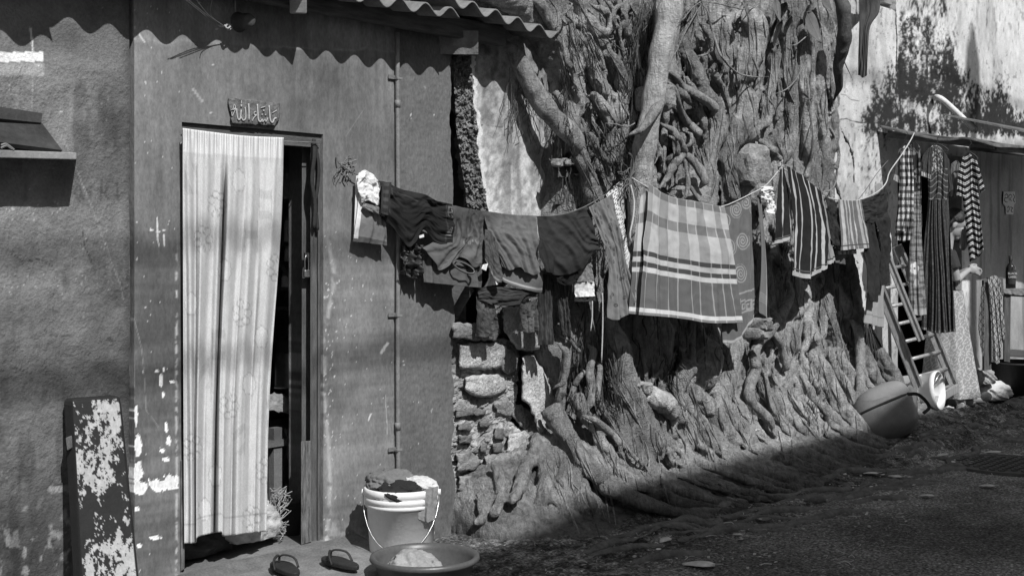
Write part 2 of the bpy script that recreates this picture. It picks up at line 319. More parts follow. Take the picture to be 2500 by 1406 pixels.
c *= 1+.30*sstep(300, 120, py)*sstep(560, 900, px)*(blot-.3); c *= 1-.35*np.exp(-(((px-375)/75)**2+((py-800)/220)**2))
c *= 1-.22*sstep(.52, .7, fbm(X*3.2, Z*2.2, 4, 29)); c = np.where(plas < .5, c*1.12+.01, c); edge = np.exp(-((plas-.5)/.25)**2); c = c+.07*edge*sstep(.5, .7, fbm(X*8, Z*8, 3, 39))
cs = .12*(.72+.3*fbm(X*70, Z*70, 3, 35)+.4*blot)*(1-.25*sstep(900, 1250, py)); c = c*(1-strip)+cs*strip
n1 = fbm(px*.035, py*.035, 5, 61)-.5; n2 = fbm(px*.16, py*.10, 4, 62)-.5; peel = np.full(px.shape, -1.0)
def blob(x0, y0, rx, ry, k=1.0):
    global peel
    peel = np.maximum(peel, k*(1.15-np.hypot((px-x0)/rx, (py-y0)/ry)))
for b in ((336, 1095, 11, 40), (338, 1150, 16, 42), (345, 1185, 26, 24), (388, 1182, 46, 20), (415, 1175, 22, 22), (332, 1010, 6, 35), (405, 1040, 7, 18), (411, 1075, 8, 16), (395, 1098, 8, 8), (400, 900, 4, 10), (382, 905, 8, 8), (393, 925, 6, 22), (421, 930, 9, 5), (380, 1310, 18, 7), (405, 1120, 12, 6), (398, 965, 5, 12), (334, 1240, 9, 8), (340, 1330, 9, 6)): blob(*b)
peel = peel+n1*.9+n2*.7
fleck = sstep(.80, .84, fbm(px*.20, py*.12, 4, 63)-.01+.10*np.exp(-((px-802)/14.)**2)*sstep(560, 650, py)+.05*np.exp(-(((px-840)/45)**2+((py-760)/150)**2))+.06*np.exp(-(((px-392)/26)**2+((py-560)/50)**2))-.25*sstep(480, 360, py)*sstep(500, 700, px))
edg = np.exp(-((px-430)/3.2)**2)*sstep(560, 660, py)*sstep(.42, .56, fbm(px*.05, py*.09, 4, 64))+np.exp(-((px-(797+7*np.sin(py*.012)+10*np.exp(-((py-690)/60.)**2)))/5.5)**2)*sstep(560, 620, py)*sstep(.30, .46, fbm(px*.05, py*.05, 4, 65))*.75+np.exp(-((px-326)/2.2)**2)*sstep(.55, .65, fbm(px*.05, py*.022, 4, 66))*sstep(820, 960, py)*.8
c = c*(1-np.clip(edg, 0, 1))+np.clip(edg, 0, 1)*.42
c = np.where(fleck*(1-strip*.8) > .5, .50, c)
c = c+strip*.35*sstep(.82, .86, fbm(px*.08, py*.05, 4, 67)+.12*np.exp(-(((px-945)/25)**2+((py-860)/60)**2)))
low = sstep(1230, 1345, py+40*n1)*sstep(770, 800, px)*(1-strip*.6); c = c+low*.16*sstep(.40, .6, fbm(px*.06, py*.05, 4, 68))
pm = sstep(.38, .44, peel); c = c*(1-pm)+pm*.82*(.9+.25*n2); rel = rel-pm*.0045
for s_, w_, v_ in (([(341, 85), (352, 104)], 2.2, .5), ([(471, 219), (493, 248)], 2.6, .36), ([(383, 533), (384, 585), (388, 602)], 1.6, .7), ([(362, 560), (385, 566), (402, 562)], 1.2, .7), ([(399, 575), (401, 600)], 2.4, .7), ([(1035, 210), (1040, 214)], 2, .25), ([(325, 770), (345, 850), (352, 920), (356, 1000), (385, 1040)], 1.0, .22), ([(842, 335), (885, 270)], 1.0, .2), ([(945, 838), (930, 860)], 4, .45), ([(905, 1010), (898, 1025)], 2, .6), ([(940, 965), (945, 1060)], 1.2, .3)): c = stroke(c, s_, w_, v_, px=px, py=py)
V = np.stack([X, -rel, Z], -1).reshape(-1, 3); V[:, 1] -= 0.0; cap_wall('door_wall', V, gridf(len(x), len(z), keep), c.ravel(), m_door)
# --- conduit pipe down the wall, with clips
m_pvc = mk('dirty_pvc', .17, rough=.55, var=.3, scale=12, spec=.4)
pp = thing('drain_pipe', 'thin grey conduit pipe clipped upright on the house wall', 'pipe', P(971, 1140, -.02))
pts = [P(971+dx_, y_, -.022) for y_, dx_ in ((80, -1), (300, 0), (600, 1), (900, 0), (1250, 2))]; V, F = tube(smooth_pts(pts, 3), .0115, 10); obj('pipe_run', V, F, m_pvc, pp, smooth=True)
for y_ in (192, 770, 1097):
    a = P(971, y_, -.02); V, F = join([box(a, (.036, .03, .010)), box(a+[-.03, .008, .004], (.05, .006, .018))]); obj('pipe_clip', V, F, m_pvc, pp)
for y_ in (254, 1040): V, F = tube([P(971, y_-9, -.022), P(971, y_+9, -.022)], .0145, 10); obj('pipe_coupling', V, F, m_pvc, pp, smooth=True)
# ================================================================== ROOF: corrugated sheets with real waves
m_ac = mk('weathered_fibre_cement', .17, rough=.85, var=.35, scale=9, bump=.4, bscale=80)
def corr(x0, x1, zl, zr, over, back, rise, pitch=.177, amp=.026, th=.009, ph=0.0):
    n = int((x1-x0)/pitch*14); xs = np.linspace(x0, x1, n); ys = np.linspace(-over, back, 9); V = []
    for k in (0, 1):
        for yy in ys: V += [[xx, yy, zl+(zr-zl)*(xx-x0)/(x1-x0)+(yy+over)*rise+amp*math.sin(2*math.pi*(xx-x0)/pitch+ph)+k*th+.006*(fbm(np.array([xx*3]), np.array([yy*3]), 2, 5)[0]-.5)] for xx in xs]
    m = len(ys); F = []
    for k in (0, 1):
        for j in range(m-1):
            for i in range(n-1):
                a = k*m*n+j*n+i; q = [a, a+1, a+n+1, a+n]; F.append(q if k else q[::-1])
    for i in range(n-1): F.append([i, i+1, m*n+i+1, m*n+i])
    for j in range(m-1):
        a = j*n; F.append([a, a+m*n, a+m*n+n, a+n]); a = j*n+n-1; F.append([a, a+n, a+m*n+n, a+m*n])
    return np.array(V), F
for a_, b_, zl, zr, ov, ph in ((.6, 2.62, 2.60, 2.605, .30, 0.4), (2.52, 3.80, 2.635, 2.64, .255, 1.1), (3.72, 4.83, 2.612, 2.625, .22, 2.1), (4.70, 5.60, 2.690, 2.615, .24, .3)):
    V, F = corr(a_, b_, zl, zr, ov, 1.9, .16, ph=ph); obj('roof_sheet', V, F, m_ac, house, smooth=True)
m_wd = mk('old_wood', .10, rough=.85, var=.45, scale=6, stretch=(1, 1, 7), bump=.5, bscale=60)
m_wdx = mk('old_wood_grain', .10, rough=.85, var=.45, scale=6, stretch=(7, 7, 1), bump=.5, bscale=60)
V, F = bar((1.0, -.06, 2.60), (5.35, -.06, 2.60), .06, .10); bevel(obj('eaves_beam', V, F, m_wd, house))
V, F = join([bar(P(728, -30, 0.12), P(728, 12, -.17), .075, .085)]); V[:, 2] -= .0; bevel(obj('rafter_end', V, F, mk('pale_old_wood', .22, var=.3), house), .008)
V, F = bar(P(1118, 100, .12)+[0, 0, -.02], P(1120, 104, -.07), .20, .12); obj('wall_plate', V, F, mk('rough_concrete_block', .15, var=.4, scale=14, bump=.7), house)
# bulb holder with twisted wires under the eave
t = thing('lamp_holder', 'round lamp holder with loose wires under the eave above the door', 'lamp holder', P(583, 55, -.05))
ax = np.array([[1, 0, 0], [0, 0, 1], [0, -1, 0]])
V, F = lathe([(0, .085), (.022, .085), (.030, .075), (.034, .05), (.034, .0), (.045, 0), (.045, -.012), (0, -.012)], 24, P(583, 55, 0), axis=[[1, 0, 0], [0, 0, -1], [0, 1, 0]]); obj('holder_cup', V, F, mk('bakelite', .06, rough=.5, var=.5), t, smooth=True)
m_wire = mk('old_wire', .20, rough=.6, var=.3)
for k, (x0, y0) in enumerate(((440, -10), (447, -10), (470, -12), (520, -10))):
    V, F = tube(smooth_pts([P(x0, y0, -.20), P(490+k*8, 30+k*2, -.12), P(530+k*3, 62-k, -.07), P(556+k*2, 70+k, -.05), P(566, 60, -.05)], 4), .0016, 5); obj('wire', V, F, m_wire, t, smooth=True)
V, F = tube(smooth_pts([P(574, -20, -.02), P(575, 30, -.02)], 4), .004, 6); obj('flex', V, F, m_wire, t)
V, F = tube(smooth_pts([P(548, 62, -.06), P(555, 70, -.07), P(562, 65, -.065), P(556, 60, -.06), P(551, 66, -.06), P(558, 73, -.06), P(566, 69, -.06)], 4), .004, 6); obj('tape_knot', V, F, mk('pale_tape', .35), t, smooth=True)
# ================================================================== DOORWAY: frame, lintel, step, room behind
def fbar(pts, d0, d1, name, mat, par, y=0.0): V, F = poly_prism(pts, wall_map(y), d0, d1); return bevel(obj(name, V, F, mat, par), .003)
df = thing('door_frame', 'weathered wooden door frame round the curtained doorway', 'door frame', P(616, 1360, .05))
fbar([(439, 296), (792, 326), (792, 362), (439, 338)], -.12, -.012, 'lintel', m_wd, df)
fbar([(430, 296), (444, 297), (445, 1392), (431, 1397)], -.12, -.006, 'jamb', m_wdx, df)
fbar([(758, 350), (790, 352), (789, 1316), (757, 1326)], -.14, -.016, 'jamb', m_wdx, df)
fbar([(776, 352), (783, 352), (782, 1318), (775, 1320)], -.016, -.004, 'beading', m_wdx, df)
fbar([(737, 355), (776, 357), (775, 1322), (736, 1332)], -.16, -.075, 'stop_post', m_wdx, df)
fbar([(735, 1077), (760, 1075), (760, 1322), (735, 1330)], -.06, .006, 'patch_post', mk('peeling_wood', .13, var=.7, scale=14, stretch=(7, 7, 1), bump=.6), df)
fbar([(441, 1122), (451, 1122), (451, 1388), (441, 1394)], -.03, .012, 'patch_post', MATS['peeling_wood'], df)
t = thing('padlock', 'brass padlock hanging from the hasp on the door frame', 'padlock', P(750, 675, .03))
m_br = mk('worn_brass', .35, rough=.35, metal=.8, var=.2); q = P(749, 668, .035)
V, F = box(q, (.036, .016, .036)); bevel(obj('lock_body', V, F, m_br, t), .005)
V, F = tube(smooth_pts([q+[-.011, 0, .015], q+[-.011, 0, .065], q+[0, 0, .083], q+[.011, 0, .065], q+[.011, 0, .015]], 5), .0035, 8); obj('shackle', V, F, mk('steel', .45, rough=.3, metal=.9, bump=0), t, smooth=True)
V, F = join([box(q+[.006, .006, .085], (.03, .01, .022)), box(q+[.018, .004, .07], (.012, .012, .04))]); obj('hasp', V, F, MATS['steel'], t)
# black rag knotted on the curtain wire
t = tag(obj('rag_strip', *join([tube(smooth_pts([P(766, 340, .0), P(768, 380, -.01), P(762, 440, -.012), P(770, 500, -.012), P(767, 560, -.01)], 5), [.012]*20+[.006], 6, flat=.4), tube(smooth_pts([P(768, 345, 0), P(778, 400, -.01), P(776, 455, -.01), P(770, 490, -.012)], 5), .009, 6, flat=.4), tube(smooth_pts([P(768, 500, -.01), P(774, 530, -.01), P(776, 562, -.01)], 4), .008, 6, flat=.4)]), mk('black_rag', .03, rough=.9), smooth=True), 'black rag strips knotted on the curtain wire at the door frame', 'rag')
V, F = tube([P(444, 318, -.02), P(560, 333, -.025), P(680, 345, -.022), P(782, 349, -.016)], .0025, 6); tag(obj('curtain_wire', V, F, m_wire, smooth=True), 'thin curtain wire stretched across the top of the doorway', 'wire')
# doorstep
x = np.linspace(2.2, 4.52, 120); y = np.linspace(-.62, .02, 50); X, Y = np.meshgrid(x, y, indexing='ij')
m_con = mk('worn_concrete', attr=True, rough=.85, var=.3, scale=9, bump=.5, bscale=110, fine=.3)
Zs = .105+.012*(fbm(X*3, Y*3, 4, 3)-.5)+.02*sstep(-.1, 0, Y)
rnd = sstep(4.30, 4.50, X+.06*(fbm(Y*6, X*6, 2, 3)-.5))*.10+sstep(-.52, -.60, Y)*.05; Zs = Zs-rnd
c = .17*(.55+.9*fbm(X*3, Y*4, 5, 4))*(1-.35*sstep(-.16, -.05, Y)); V = np.stack([X, Y, Zs], -1).reshape(-1, 3); V2, F2, ids = extrude_boundary(V, gridf(120, 50), (0, 0, -.25))
tag(obj('doorstep', V2, F2, m_con, smooth=True, col=np.r_[c.ravel(), c.ravel()[ids]]), 'worn concrete doorstep in front of the curtained door', 'doorstep')
V, F = poly_prism([(445, 1396), (735, 1331), (760, 1326), (760, 1345), (446, 1420)], wall_map(0.02), -.20, .012); obj('threshold', V, F, mk('threshold_cement', .12, var=.4, scale=12), df)
# room behind the doorway
m_room = mk('sooty_plaster', .22, var=.45, scale=5, bump=.4)
V = np.array([[2.6, .24, .09], [5.4, .24, .09], [5.4, 1.75, .09], [2.6, 1.75, .09], [2.6, .24, 2.4], [5.4, .24, 2.4], [5.4, 1.75, 2.4], [2.6, 1.75, 2.4]])
obj('room_shell', V, [[0, 1, 2, 3], [7, 6, 5, 4], [3, 2, 6, 7], [1, 5, 6, 2], [0, 3, 7, 4]], m_room, house)
# ================================================================== STAINED BUILDING on the right
YB = .16; sb = thing('stained_building', 'tall whitewashed building with black mould streaks on its wall', 'building', (12, .3, 0))
xd0, xd1 = float(P(2192, 700, YB)[0]), float(P(2348, 700, YB)[0]); zd1 = 2.35  # opening made wider and taller so the canopy-shaded wall comes out black
xw0, xw1 = float(P(2146, 10, YB)[0]), float(P(2187, 10, YB)[0]); zw0 = float(P(2165, 20, YB)[2])
x = np.unique(np.r_[np.linspace(9.0, xw0, 70), np.linspace(xw0, xw1, 20), np.linspace(xw1, xd0, 70), np.linspace(xd0, xd1, 60), np.linspace(xd1, 16, 230), np.linspace(16.1, 24, 12)]); z = np.unique(np.r_[np.linspace(-.2, zd1, 190), np.linspace(zd1, zw0, 180), np.linspace(zw0, 5.2, 70)])
X, Z = np.meshgrid(x, z, indexing='ij'); e = 1e-6
keep = ~(((x[:-1] > xd0-e) & (x[:-1] < xd1-e))[:, None] & (z[:-1] < zd1-e)[None, :] & (z[:-1] > -1)[None, :]) & ~(((x[:-1] > xw0-e) & (x[:-1] < xw1-e))[:, None] & ((z[:-1] > zw0-e) & (z[:-1] < zw0+.9))[None, :])
px, py, _ = proj(np.stack([X, 0*X+YB, Z], -1)); n1 = fbm(X*2.2, Z*1.8, 5, 71); n2 = fbm(X*16, Z*10, 4, 72); st_ = fbm(X*9, Z*1.1, 4, 73)
c = .58*(.62+.62*n1)*(.84+.3*n2)
cc = lambda v: np.clip((v-.5)*2.2+.5, 0, 1)
g1 = cc(fbm(px*.020, py*.016, 5, 74)); g2 = cc(fbm(px*.22, py*.085, 4, 76)); g3 = cc(fbm(px*.075, py*.012, 4, 77))
top = np.interp(px, [2080, 2110, 2185, 2200, 2225, 2305, 2320, 2350, 2420, 2500], [330, 230, 200, 60, -60, -60, 60, 190, 225, 270])
mo = sstep(-70, 70, py-top)*sstep(345, 315, py)*sstep(2085, 2120, px)
mo = np.maximum(mo*(.62+.38*sstep(120, 215, py)), .45*sstep(2095, 2125, px)*sstep(2180, 2165, px)*sstep(300, 330, py)*sstep(520, 400, py))
g4 = cc(fbm(px*.45, py*.22, 3, 78)); mm = mo*1.25+(g1-.5)*.45+(g2-.5)*.75+(g3-.5)*.55+(g4-.5)*.5; lightp = np.exp(-(((px-2245)/60)**2+((py-268-(px-2245)*.34)/20)**2)); mm = mm-1.0*lightp
mo = sstep(.25, 1.15, mm)*(mo > .02); c = c*(1-.97*mo)+.006*mo
c = c*(1-.30*sstep(.55, .8, g3)*(1-mo)*(.4+.6*g2)); c = np.where((g2 > .93) & (g1 > .35), c*.6, c)
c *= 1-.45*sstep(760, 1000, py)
c = stroke(c, [(2186, 25), (2190, 90), (2188, 170), (2197, 196), (2197, 300)], 1.5, .02, px=px, py=py); c = stroke(c, [(2052, 292), (2068, 290), (2080, 296), (2100, 300), (2112, 301)], 1.3, .03, px=px, py=py, k=.9); c = stroke(c, [(2052, 230), (2066, 233), (2080, 245), (2096, 247)], 1.0, .15, px=px, py=py)
insh = sstep(2362, 2376, px)*sstep(330, 360, py); c = c*(1-insh)+insh*.34*(.5+.8*n1)*(1-.4*sstep(.5, .7, st_))                                # wall toned down under the canopy, its shade put into the colour
rel = .008*(fbm(X*5, Z*5, 4, 75)-.5)+.004*(n2-.5)
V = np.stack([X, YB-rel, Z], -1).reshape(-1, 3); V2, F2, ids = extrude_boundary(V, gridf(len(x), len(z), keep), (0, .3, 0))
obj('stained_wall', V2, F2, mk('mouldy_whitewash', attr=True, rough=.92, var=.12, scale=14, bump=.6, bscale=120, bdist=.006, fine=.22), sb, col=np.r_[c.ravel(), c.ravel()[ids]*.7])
V = np.array([[xd0-.6, YB+.3, .05], [xd1+1.2, YB+.3, .05], [xd1+1.2, YB+2.4, .05], [xd0-.6, YB+2.4, .05], [xd0-.6, YB+.3, 2.5], [xd1+1.2, YB+.3, 2.5], [xd1+1.2, YB+2.4, 2.5], [xd0-.6, YB+2.4, 2.5]])
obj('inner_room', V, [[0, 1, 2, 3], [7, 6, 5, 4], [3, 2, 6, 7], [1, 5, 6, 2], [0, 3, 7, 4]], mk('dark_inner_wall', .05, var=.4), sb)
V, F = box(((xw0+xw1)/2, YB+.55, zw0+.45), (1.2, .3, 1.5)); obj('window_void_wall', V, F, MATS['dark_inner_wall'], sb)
V, F = join([box((xw1-.09, YB+.06, zw0+.10+k*.11), (.16, .06, .09)) for k in range(3)]); obj('window_grille_brick', V, F, MATS['sooty_plaster'], sb)
# ================================================================== across the street (behind the camera): what shades the road
m_opp = mk('opposite_plaster', .25, var=.2)
ob = thing('opposite_building', 'tall plain building across the street behind the viewer', 'building', (6, -10, 0))
yo = -9.0
def shade_h(yline, zline): return zline+(yline-yo)*(-LD[2]/LD[1])
hh = shade_h(-.50, .19); V, F = box((5.9, yo-1.5, hh/2), (10.0, 3.0, hh)); obj('tall_block', V, F, m_opp, ob)
V, F = box((-4.1, yo-1.5, 2.4), (10.0, 3.0, 4.8)); obj('low_block', V, F, m_opp, ob)
k_ = -LD[0]/LD[1]; kz = -LD[2]/LD[1]
w3 = P(2376, 128, YB); py_ = -6.5; dyy = w3[1]-py_; pxx = w3[0]+k_*dyy; ztop = w3[2]+kz*dyy
t = thing('utility_pole', 'concrete utility pole across the street carrying cables', 'pole', (pxx, py_, 0))
V, F = tube([(pxx, py_, -.2), (pxx, py_, ztop*.6), (pxx, py_, ztop)], [.14, .11, .085], 14); obj('pole_shaft', V, F, m_opp, t, smooth=True)
V, F = lathe([(0, .5), (.05, .5), (.11, .30), (.17, .2), (.18, -.1), (.10, -.25), (.05, -.3)], 14, (pxx, py_, ztop-.28)); obj('pole_head', V, F, m_opp, t, smooth=True)
m_cab = mk('cable_black', .03)
for k, (sx0, sy0, sx1, sy1) in enumerate(((100, 612, 700, 608), (60, 945, 640, 890), (2395, 150, 2500, 195), (2075, 112, 2190, 130))):
    a = P(sx0, sy0, 0.0); b = P(sx1, sy1, 0.0); d = (b-a)/(b[0]-a[0])
    if k < 2: pa = a+d*(-9-a[0]); pb = a+d*(6.0-a[0])
    else: pa = a+d*(-.8); pb = a+d*3.5 if k == 2 else b
    dq = 6.5; off = np.array([k_*dq, -dq, kz*dq]); V, F = tube([pa+off, (pa+pb)/2+off+[0, 0, -.02], pb+off], .017 if k < 2 else .02, 6)
    tag(obj('overhead_cable', V, F, m_cab), ('upper overhead cable whose shadow crosses the door curtain', 'lower overhead cable whose shadow crosses the house wall near the ground', 'overhead cable running to the right from the utility pole', 'overhead cable shading the white wall beside the tree')[k], 'cable', 'overhead cables')
# ================================================================== FIG TREE: fused roots over the old wall
m_bark = bark('fig_bark', attr=True, lo=.36, hi=1.55, dist=.040)
m_root = bark('root_bark', .28, lo=.38, hi=1.55, dist=.028)
m_pale = bark('pale_smooth_bark', .40, lo=.45, hi=1.5, dist=.022)
m_darkroot = bark('dark_bark', .085, dist=.01)
tree = thing('fig_tree', 'huge strangler fig whose fused roots cover the old wall', 'tree', (7.6, -.1, 0))
ROOTS = [  # (px, py, radius px) traced on the photograph, then how far it stands proud (m)
 ([(1367,29,21.6),(1389,123,24.5),(1403,202,26.0),(1403,260,24.5),(1396,317,21.6),(1414,382,20.2)],0.04),
 ([(1410,-14,18.7),(1454,79,18.7),(1490,137,18.7),(1511,180,17.3),(1526,224,15.9),(1511,274,14.4),(1491,310,13.0)],0.08),
 ([(1447,14,8.7),(1488,36,8.7),(1483,79,8.7),(1454,85,7.2)],0.12),
 ([(1396,72,14.4),(1439,144,15.9),(1461,202,15.9),(1483,249,14.4)],0.09),
 ([(1454,231,10.8),(1483,278,12.3),(1498,321,9.4)],0.13),
 ([(1445,328,10.1),(1468,375,11.5),(1487,408,8.7)],0.14),
 ([(1367,231,14.4),(1389,288,14.4),(1383,339,15.9),(1376,382,14.4)],0.06),
 ([(1338,274,14.4),(1378,310,17.3),(1410,353,19.5),(1432,411,20.2),(1448,469,20.9),(1465,519,20.2)],0.13),
 ([(1558,238,18.7),(1529,303,17.3),(1506,353,14.4),(1497,411,13.0)],0.07),
 ([(1547,108,7.2),(1556,173,8.7),(1555,238,10.1)],0.06),
 ([(1511,-7,10.1),(1526,58,10.1),(1547,123,8.7)],0.04),
 ([(1584,14,8.7),(1566,87,8.7),(1555,144,8.7)],0.03),
 ([(1653,137,7.2),(1648,187,7.2),(1667,224,8.7),(1693,252,8.7),(1715,290,10.1),(1726,335,10.1)],0.12),
 ([(1684,94,14.4),(1693,159,18.7),(1708,209,21.6),(1735,252,23.8),(1757,296,26.0),(1744,346,22.4),(1732,404,20.9),(1728,461,20.9),(1725,519,21.6)],0.1),
 ([(1721,50,9.4),(1741,108,10.1),(1760,159,9.4),(1771,209,8.7)],0.12),
 ([(1771,36,15.9),(1780,108,17.3),(1765,166,15.9),(1772,224,13.0)],0.07),
 ([(1829,22,26.0),(1845,87,32.4),(1833,151,31.0),(1816,205,26.0)],0.12),
 ([(1816,198,24.5),(1830,252,27.4),(1814,303,28.8),(1787,346,23.8),(1778,404,19.5),(1787,461,20.9),(1801,512,20.2)],0.12),
 ([(1760,288,20.2),(1807,317,27.4),(1850,321,20.2)],0.08),
 ([(1886,79,10.8),(1891,144,12.3),(1883,216,11.5),(1879,274,12.3),(1857,321,10.8)],0.12),
 ([(1912,22,14.4),(1922,108,13.0),(1920,187,14.4),(1930,245,18.0),(1938,303,18.7),(1927,360,17.3),(1912,411,14.4)],0.1),
 ([(1856,337,9.4),(1886,369,7.9),(1909,393,6.5)],0.15),
 ([(1957,29,13.0),(1966,130,13.0),(1960,202,13.0),(1970,274,14.4),(1974,346,14.4),(1980,433,14.4)],0.08),
 ([(2000,29,14.4),(2010,130,13.0),(2003,202,13.0),(2010,288,13.0),(2017,360,11.5),(2020,461,11.5)],0.07),
 ([(2034,14,10.8),(2039,130,10.1),(2031,202,8.7),(2038,288,10.1),(2042,404,10.1)],0.05),
 ([(1837,345,12.3),(1845,404,13.0),(1837,469,11.5)],0.04),
 ([(1873,345,15.9),(1881,404,18.7),(1888,469,17.3)],0.05),
 ([(1941,65,6.5),(1944,144,6.5),(1940,216,6.5),(1951,274,6.5)],0.09),
 ([(1984,72,6.5),(1987,159,7.2),(1984,245,6.5)],0.08),
 ([(2020,72,6.5),(2023,166,6.5),(2020,252,6.5)],0.06),
 ([(1901,173,6.5),(1905,231,6.5),(1898,288,6.5)],0.1),
 ([(1800,87,7.2),(1797,144,7.2),(1804,202,7.2)],0.11),
 ([(1861,108,6.5),(1857,173,7.2),(1847,224,6.5)],0.13),
 ([(1742,166,6.5),(1760,209,7.2),(1778,252,7.2),(1785,296,7.2)],0.13),
 ([(1677,180,5.8),(1692,224,6.5),(1717,260,6.5)],0.14),
 ([(1432,79,6.5),(1461,130,6.5),(1479,187,6.5)],0.12),
 ([(1378,87,6.5),(1389,159,6.5),(1410,216,6.5),(1425,274,6.5)],0.12),
 ([(1515,780,30),(1520,860,30),(1525,920,35),(1535,980,42),(1562,1040,46),(1592,1085,46),(1610,1130,40)],0.16),
 ([(1700,895,26),(1668,920,21),(1657,965,16),(1662,1010,12)],0.12),
 ([(1745,850,40),(1725,905,36),(1700,930,30)],0.08),
 ([(1682,935,18),(1712,980,23),(1752,1022,27),(1782,1062,22),(1810,1100,16)],0.14),
 ([(1800,800,34),(1790,860,30),(1770,930,26),(1772,1010,16),(1792,1042,15),(1832,1082,14)],0.06),
 ([(1640,1000,14),(1690,1050,16),(1740,1100,14)],0.08),
 ([(1610,1010,14),(1650,1060,16),(1690,1110,14)],0.1),
 ([(1935,690,10),(1925,740,11),(1902,772,13)],0.1),
 ([(1972,690,13),(1965,740,12),(1942,772,10)],0.1),
 ([(1860,700,22),(1862,760,18),(1880,790,14)],0.05),
 ([(1840,900,20),(1800,960,20),(1790,1020,16)],0.0),
 ([(1885,800,9),(1890,850,9),(1872,885,8)],0.08),
 ([(1900,820,10),(1915,870,11),(1925,920,14),(1917,965,12)],0.07),
 ([(1970,760,14),(1980,820,18),(2000,852,16),(1992,900,12)],0.08),
 ([(2010,690,22),(2020,780,24),(2040,860,22),(2040,950,14)],0.03),
 ([(2060,690,18),(2070,760,17),(2092,785,14),(2100,840,13),(2100,900,12),(2101,980,11)],0.13),
 ([(2092,860,10),(2115,900,8),(2120,970,7)],0.1),
 ([(1958,915,10),(1970,980,12),(1980,1010,10),(1986,1060,8)],0.09),
 ([(1995,940,12),(2000,985,10)],0.07),
 ([(2025,960,10),(2030,1000,9),(2026,1040,8)],0.09),
 ([(1880,880,6),(1890,930,6),(1905,990,6),(1930,1035,6)],0.11),
 ([(1920,900,12),(1940,960,14),(1962,1040,12)],0.05),
 ([(1945,640,16),(1950,720,16),(1940,800,18),(1945,880,16)],0.04),
 ([(2050,600,20),(2075,660,22),(2085,720,18)],0.06),
 ([(1990,600,18),(1985,680,16)],0.05),
 ([(1400,560,16),(1395,660,14),(1385,760,16)],0.0),
 ([(1375,790,16),(1385,870,13),(1380,920,11),(1368,980,10)],0.12),
 ([(1330,1060,18),(1292,1130,17),(1266,1190,15),(1250,1240,12)],0.16),
 ([(1325,1085,14),(1337,1150,22),(1332,1230,22)],0.14),
 ([(1350,1080,26),(1390,1150,30),(1422,1210,30),(1450,1260,26)],0.14),
 ([(1400,1065,20),(1450,1130,24),(1502,1180,22),(1545,1225,18)],0.14),
 ([(1480,980,26),(1522,1060,28),(1562,1120,26),(1605,1170,20)],0.12),
 ([(1375,960,14),(1365,1020,14),(1400,1075,14)],0.08),
 ([(1440,1000,20),(1430,1060,18),(1470,1120,16)],0.04),
 ([(1215,1130,14),(1225,1190,14),(1212,1260,12)],0.1),
 ([(1170,1200,10),(1178,1250,10),(1165,1290,9)],0.06)]
PITS = [(1670,185,14,38,.30),(1800,75,9,26,.18),(1712,128,9,7,.12),(1650,400,36,90,.34),(1692,300,16,30,.25),(1764,470,11,60,.30),(1828,430,17,55,.16),(1418,740,40,100,.22),(1455,275,10,26,.16),(1458,355,8,26,.18),(1890,90,7,22,.12),
        (1915,205,9,28,.14),(1998,175,9,28,.12),(1390,165,14,26,.22),(1380,450,30,60,.25),(1748,190,10,40,.14),(1772,300,7,20,.08),(1540,1110,7,36,.1),(1430,960,22,60,.12),(1305,1180,10,30,.10),(1662,880,14,34,.16),(1965,795,7,12,.1),(2062,765,8,8,.1),(1850,785,14,12,.08),(1815,950,8,40,.08),(1912,975,6,40,.1),(1980,900,5,26,.08),(1550,80,10,60,.10),(1552,150,8,60,.10)]
LEFT = np.array([0,32])+np.array([(-60,1180),(60,1290),(110,1335),(200,1372),(330,1352),(520,1345),(700,1330),(860,1335),(1000,1352),(1080,1300),(1130,1240),(1180,1160),(1300,1120)]); RIGHT = np.array([0,46])+np.array([(-60,2058),(150,2060),(260,2044),(480,2047),(600,2062),(700,2112),(900,2124),(1070,2130),(1300,2250)])
x = np.arange(5.05, 10.4, .026); z = np.arange(-.10, 4.4, .026); X, Z = np.meshgrid(x, z, indexing='ij')
px, py, dep = proj(np.stack([X, 0*X-.2, Z], -1))
el = px-np.interp(py, LEFT[:, 0], LEFT[:, 1]); er = np.interp(py, RIGHT[:, 0], RIGHT[:, 1])-px; ed = np.minimum(el, er*1.4)+14*(fbm(px*.02, py*.02, 3, 1)-.5)
flare = .50*np.exp(-np.clip(Z, -.1, 9)/.17)*sstep(-40, 170, el)
wy = py+60*(fbm(px*.01, py*.01, 3, 3)-.5); wx = px+34*(fbm(px*.006, py*.012, 3, 4)-.5)
lean = .10+.08*sstep(0, 300, np.minimum(el, er))+flare+.03*(fbm(px*.008, py*.004, 2, 2)-.5)
H = lean+.05*(ridge(wx*.03, wy*.004, 3, 5)-.6)
for (a, b, rx, ry, dp) in PITS:
    e = np.hypot((px-a)/rx, (py-b)/ry)+.35*(fbm(px*.05, py*.05, 2, 9)-.5); H = H-dp*1.0*sstep(1.15, .55, e)
H = np.where(ed < 50, H*sstep(-14, 50, ed)-.25*(1-sstep(-14, 34, ed)), H); keep = (ed[:-1, :-1] > -14) | (ed[1:, 1:] > -14)
HX, HZ, HL = x, z, np.where(ed < 40, lean*.75, lean)
def lsurf(a, b):
    y = -.25
    for _ in range(5):
        p = P(a, b, y); i = np.clip(np.searchsorted(HX, p[0]), 0, len(HX)-1); j = np.clip(np.searchsorted(HZ, p[2]), 0, len(HZ)-1); y = .5*y-.5*float(HL[i, j])
    return y
V = np.stack([X, -H, Z], -1).reshape(-1, 3); F = gridf(len(x), len(z), keep); Vb = V.copy(); Vb[:, 1] = .34; nV = len(V)
